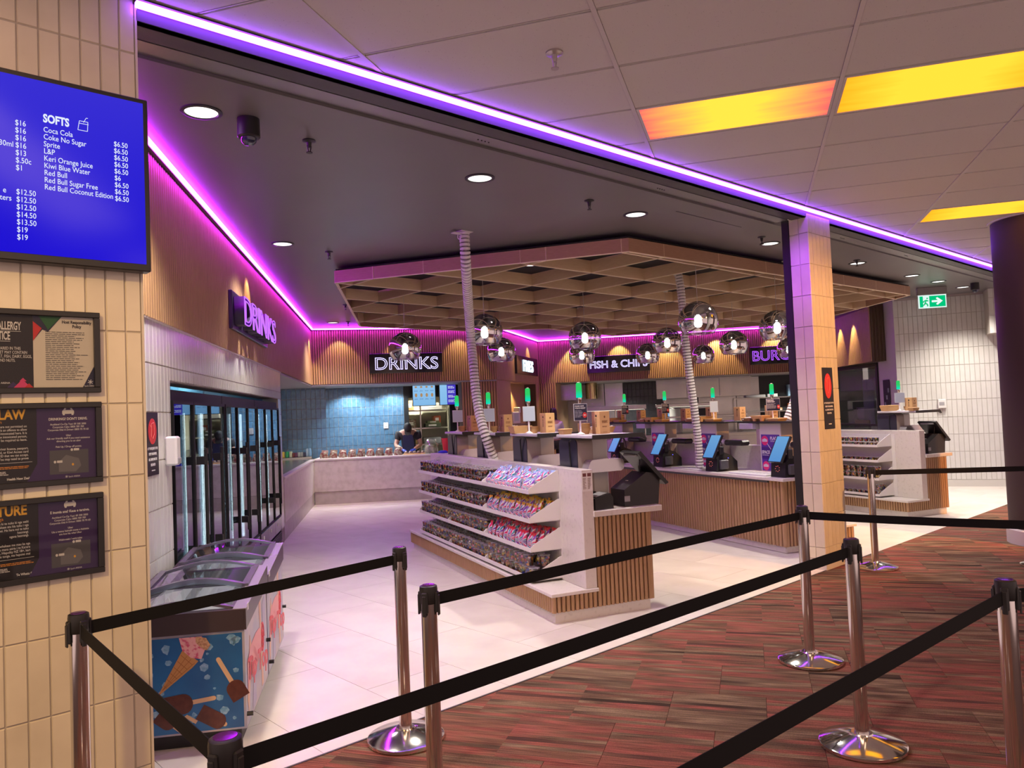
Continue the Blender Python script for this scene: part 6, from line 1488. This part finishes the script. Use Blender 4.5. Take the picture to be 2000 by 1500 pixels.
t = thing('wall_box', 'small white box on the far tiled wall', 'switch', M=frame(G2, TA) @ T(.62, .0, 1.38)); MB().cbox((0, -.06, 0), (.13, 0, .16), .008).build('body', white_plastic, t); MB().box((.02, -.063, .05), (.1, -.06, .11)).build('label_plate', grey_plastic, t)
tiles(bo, grid(1.42, ML2, .0765), [2.62, 2.92, 3.22, H_S], white_tile, y=-.42, joined=True, name='tile_field')
Msd = T(1.42, .0, 0) @ Matrix.Rotation(-PI / 2, 4, 'Z'); q_ = MB()

# ------------------------------------------------------------------ people
skin = mat('skin', (.42, .24, .17), .55); skin2 = mat('skin_light', (.55, .36, .28), .55); shirt_b = mat('shirt_black', (.012, .012, .016), .8); glove = mat('glove_blue', (.03, .07, .55), .4); apron = mat('apron_navy', (.012, .018, .07), .7)
capm = mat('cap_black', (.010, .010, .012), .7); hairm = mat('hair_dark', (.02, .012, .01), .6); shirt_w = mat('shirt_white', (.66, .66, .70), .8)
def skinned(name, verts, edges, radii, m, parent, root=0, sub=1):
    me = bpy.data.meshes.new(name); me.from_pydata([tuple(v) for v in verts], edges, []); me.materials.append(m)
    o = link(name, me, parent); s = o.modifiers.new('skin', 'SKIN'); s.use_smooth_shade = True
    for i, sv in enumerate(me.skin_vertices[0].data):
        r = radii[i]; sv.radius = (r, r) if not isinstance(r, tuple) else r
        sv.use_root = (i == root)
    sb = o.modifiers.new('sub', 'SUBSURF'); sb.levels = sub; sb.render_levels = sub
    return o
def head(parent, M, hair, cap):
    """head with nose, brow, ears; local +y up the skull is z, face towards -y"""
    b = MB(); prof = [(.001, -.125), (.035, -.118), (.055, -.095), (.068, -.05), (.076, 0), (.078, .04), (.070, .08), (.045, .108), (.001, .118)]
    b.lathe(prof, 20, 0, Matrix.Diagonal((.93, 1.12, 1, 1))); b.lathe([(.001, -.018), (.012, -.012), (.010, .0), (.004, .028), (.001, .03)], 8, 0, T(0, -.086, -.02)); b.lathe([(.001, -.025), (.012, -.01), (.012, .015), (.001, .028)], 8, 0, T(.072, .01, -.01)); b.lathe([(.001, -.025), (.012, -.01), (.012, .015), (.001, .028)], 8, 0, T(-.072, .01, -.01))
    h = b.build('head', skin if cap else skin2, parent, M, smooth=True)
    for sx in (-1, 1):
        MB().lathe([(.001, -.008), (.010, 0), (.001, .008)], 8, 0, T(sx * .028, -.079, .012)).build('eye', white_plastic, h)
    MB().lathe([(.001, -.005), (.02, 0), (.001, .005)], 8, 0, T(0, -.078, -.058) @ Matrix.Diagonal((1, .4, 1, 1))).build('mouth', mat('lip', (.35, .12, .10), .5), h)
    if cap:
        c = MB().lathe([(.083, .02), (.085, .05), (.076, .092), (.05, .118), (.001, .127)], 22, 0, Matrix.Diagonal((.95, 1.14, 1, 1)), cap=False); c.prism(ell(0, -.115, .066, .07, 14), .024, .032); c.build('cap', capm, h, smooth=True)
        MB().lathe([(.080, -.06), (.083, .03)], 16, 0, T(0, .012, 0) @ Matrix.Diagonal((.93, 1.10, 1, 1)), cap=False).build('hair', hairm, h, smooth=True)
    else:
        MB().lathe([(.070, -.16), (.088, -.06), (.090, .03), (.078, .09), (.05, .118), (.001, .128)], 22, 0, T(0, .016, 0) @ Matrix.Diagonal((.96, 1.08, 1, 1)), cap=False).build('hair', hairm, h, smooth=True)
    return h
def hand(parent, M, m):
    vs = [(0, 0, 0), (0, -.05, 0)]; es = [(0, 1)]; rs = [(.024, .016), (.030, .014)]
    for k, (x, L) in enumerate(((-.027, .062), (-.009, .072), (.010, .068), (.027, .052))):
        i = len(vs); vs += [(x, -.085, 0), (x * 1.1, -.085 - L * .5, -.008), (x * 1.1, -.085 - L * .85, -.028)]; es += [(1, i), (i, i + 1), (i + 1, i + 2)]; rs += [.0095, .0085, .0075]
    i = len(vs); vs += [(.038, -.035, -.008), (.052, -.075, -.02)]; es += [(0, i), (i, i + 1)]; rs += [.011, .009]
    o = skinned('hand', vs, es, rs, m, parent, 0, 1); o.matrix_local = M; return o
# the worker stands behind the marble counter, bent over it and facing the shop: local -y looks towards the customers
Mw = MD @ T(1.79, .92, 0)
t = thing('person', 'worker in black cap and shirt with blue gloves bending over the marble counter', 'person', M=Mw)
body_v = [(0, 0, .92), (0, -.02, 1.06), (0, -.10, 1.20), (0, -.20, 1.30), (0, -.27, 1.32), (.10, .02, .88), (.11, .02, .50), (.11, .05, .09), (.11, -.09, .05), (-.10, .02, .88), (-.11, .02, .50), (-.11, .05, .09), (-.11, -.09, .05),
          (.19, -.17, 1.26), (.25, -.25, 1.04), (.12, -.52, .965), (-.19, -.17, 1.26), (-.25, -.25, 1.04), (-.12, -.52, .965)]
body_e = [(0, 1), (1, 2), (2, 3), (3, 4), (0, 5), (5, 6), (6, 7), (7, 8), (0, 9), (9, 10), (10, 11), (11, 12), (3, 13), (13, 14), (14, 15), (3, 16), (16, 17), (17, 18)]
body_r = [.145, .135, .145, .11, .055, .085, .062, .045, .035, .085, .062, .045, .035, .062, .046, .032, .062, .046, .032]
skinned('body', body_v, body_e, body_r, skin, t, 0, 2)
sv = [(0, .0, .90), (0, -.02, 1.06), (0, -.10, 1.20), (0, -.20, 1.295), (.19, -.17, 1.262), (.235, -.225, 1.12), (-.19, -.17, 1.262), (-.235, -.225, 1.12)]
skinned('shirt', sv, [(0, 1), (1, 2), (2, 3), (3, 4), (4, 5), (3, 6), (6, 7)], [.165, .155, .168, .135, .095, .078, .095, .078], shirt_b, t, 0, 2)
skinned('trousers', [(0, 0, .93), (.10, .02, .86), (.11, .02, .50), (.11, .05, .10), (-.10, .02, .86), (-.11, .02, .50), (-.11, .05, .10)], [(0, 1), (1, 2), (2, 3), (0, 4), (4, 5), (5, 6)], [.15, .095, .072, .056, .095, .072, .056], shirt_b, t, 0, 2)
MB().prism([(-.13, .60), (.13, .60), (.12, 1.10), (.09, 1.28), (-.09, 1.28), (-.12, 1.10)], 0, .01, axis='y').build('apron', apron, t, T(0, -.20, 0) @ Matrix.Rotation(rad(12), 4, 'X'))
head(t, T(0, -.34, 1.37) @ Matrix.Rotation(rad(52), 4, 'X'), hairm, True)
hand(t, T(.12, -.52, .965) @ Matrix.Rotation(rad(8), 4, 'X') @ Matrix.Rotation(rad(-28), 4, 'Z'), glove); hand(t, T(-.12, -.52, .965) @ Matrix.Rotation(rad(8), 4, 'X') @ Matrix.Rotation(rad(28), 4, 'Z'), glove)
# second person in the kitchen, seen from behind between the station fittings
q = P3 + ed * .05 + en * -.9
t = thing('person', 'person with dark hair and white shirt behind the nearest ID card', 'person', (q.x, q.y, 0), rad(150))
v2 = [(0, 0, .90), (0, 0, 1.05), (0, -.01, 1.20), (0, -.03, 1.34), (0, -.05, 1.42), (.09, 0, .86), (.10, -.01, .48), (.10, .02, .08), (.10, -.12, .05), (-.09, 0, .86), (-.10, -.01, .48), (-.10, .02, .08), (-.10, -.12, .05), (.16, -.02, 1.31), (.21, .02, 1.06), (.18, -.18, .96), (-.16, -.02, 1.31), (-.21, .02, 1.06), (-.18, -.18, .96)]
skinned('body', v2, body_e, [r * .92 for r in body_r], skin2, t, 0, 2)
skinned('shirt', [v2[0], v2[1], v2[2], v2[3], v2[13], (.205, .01, 1.12), v2[16], (-.205, .01, 1.12)], [(0, 1), (1, 2), (2, 3), (3, 4), (4, 5), (3, 6), (6, 7)], [.150, .138, .150, .112, .070, .060, .070, .060], shirt_w, t, 0, 2)
skinned('trousers', [(0, 0, .90), (.09, 0, .84), (.10, -.01, .48), (.10, .02, .09), (-.09, 0, .84), (-.10, -.01, .48), (-.10, .02, .09)], [(0, 1), (1, 2), (2, 3), (0, 4), (4, 5), (5, 6)], [.145, .09, .068, .054, .09, .068, .054], shirt_b, t, 0, 2)
head(t, T(0, -.06, 1.55) @ Matrix.Rotation(rad(14), 4, 'X'), hairm, False)
hand(t, T(.18, -.18, .96), skin2); hand(t, T(-.18, -.18, .96), skin2)

# ------------------------------------------------------------------ letters become plain meshes
dg = bpy.context.evaluated_depsgraph_get()
for o in [o for o in bpy.data.objects if o.type == 'FONT']:
    me = bpy.data.meshes.new_from_object(o.evaluated_get(dg)); nm = o.name.split('.')[0]; me.name = nm
    c = bpy.data.objects.new('tmp', me); COL.objects.link(c); c.parent = o.parent; c.matrix_local = o.matrix_local
    if not me.materials: me.materials.append(o.data.materials[0])
    bpy.data.objects.remove(o, do_unlink=True); c.name = nm
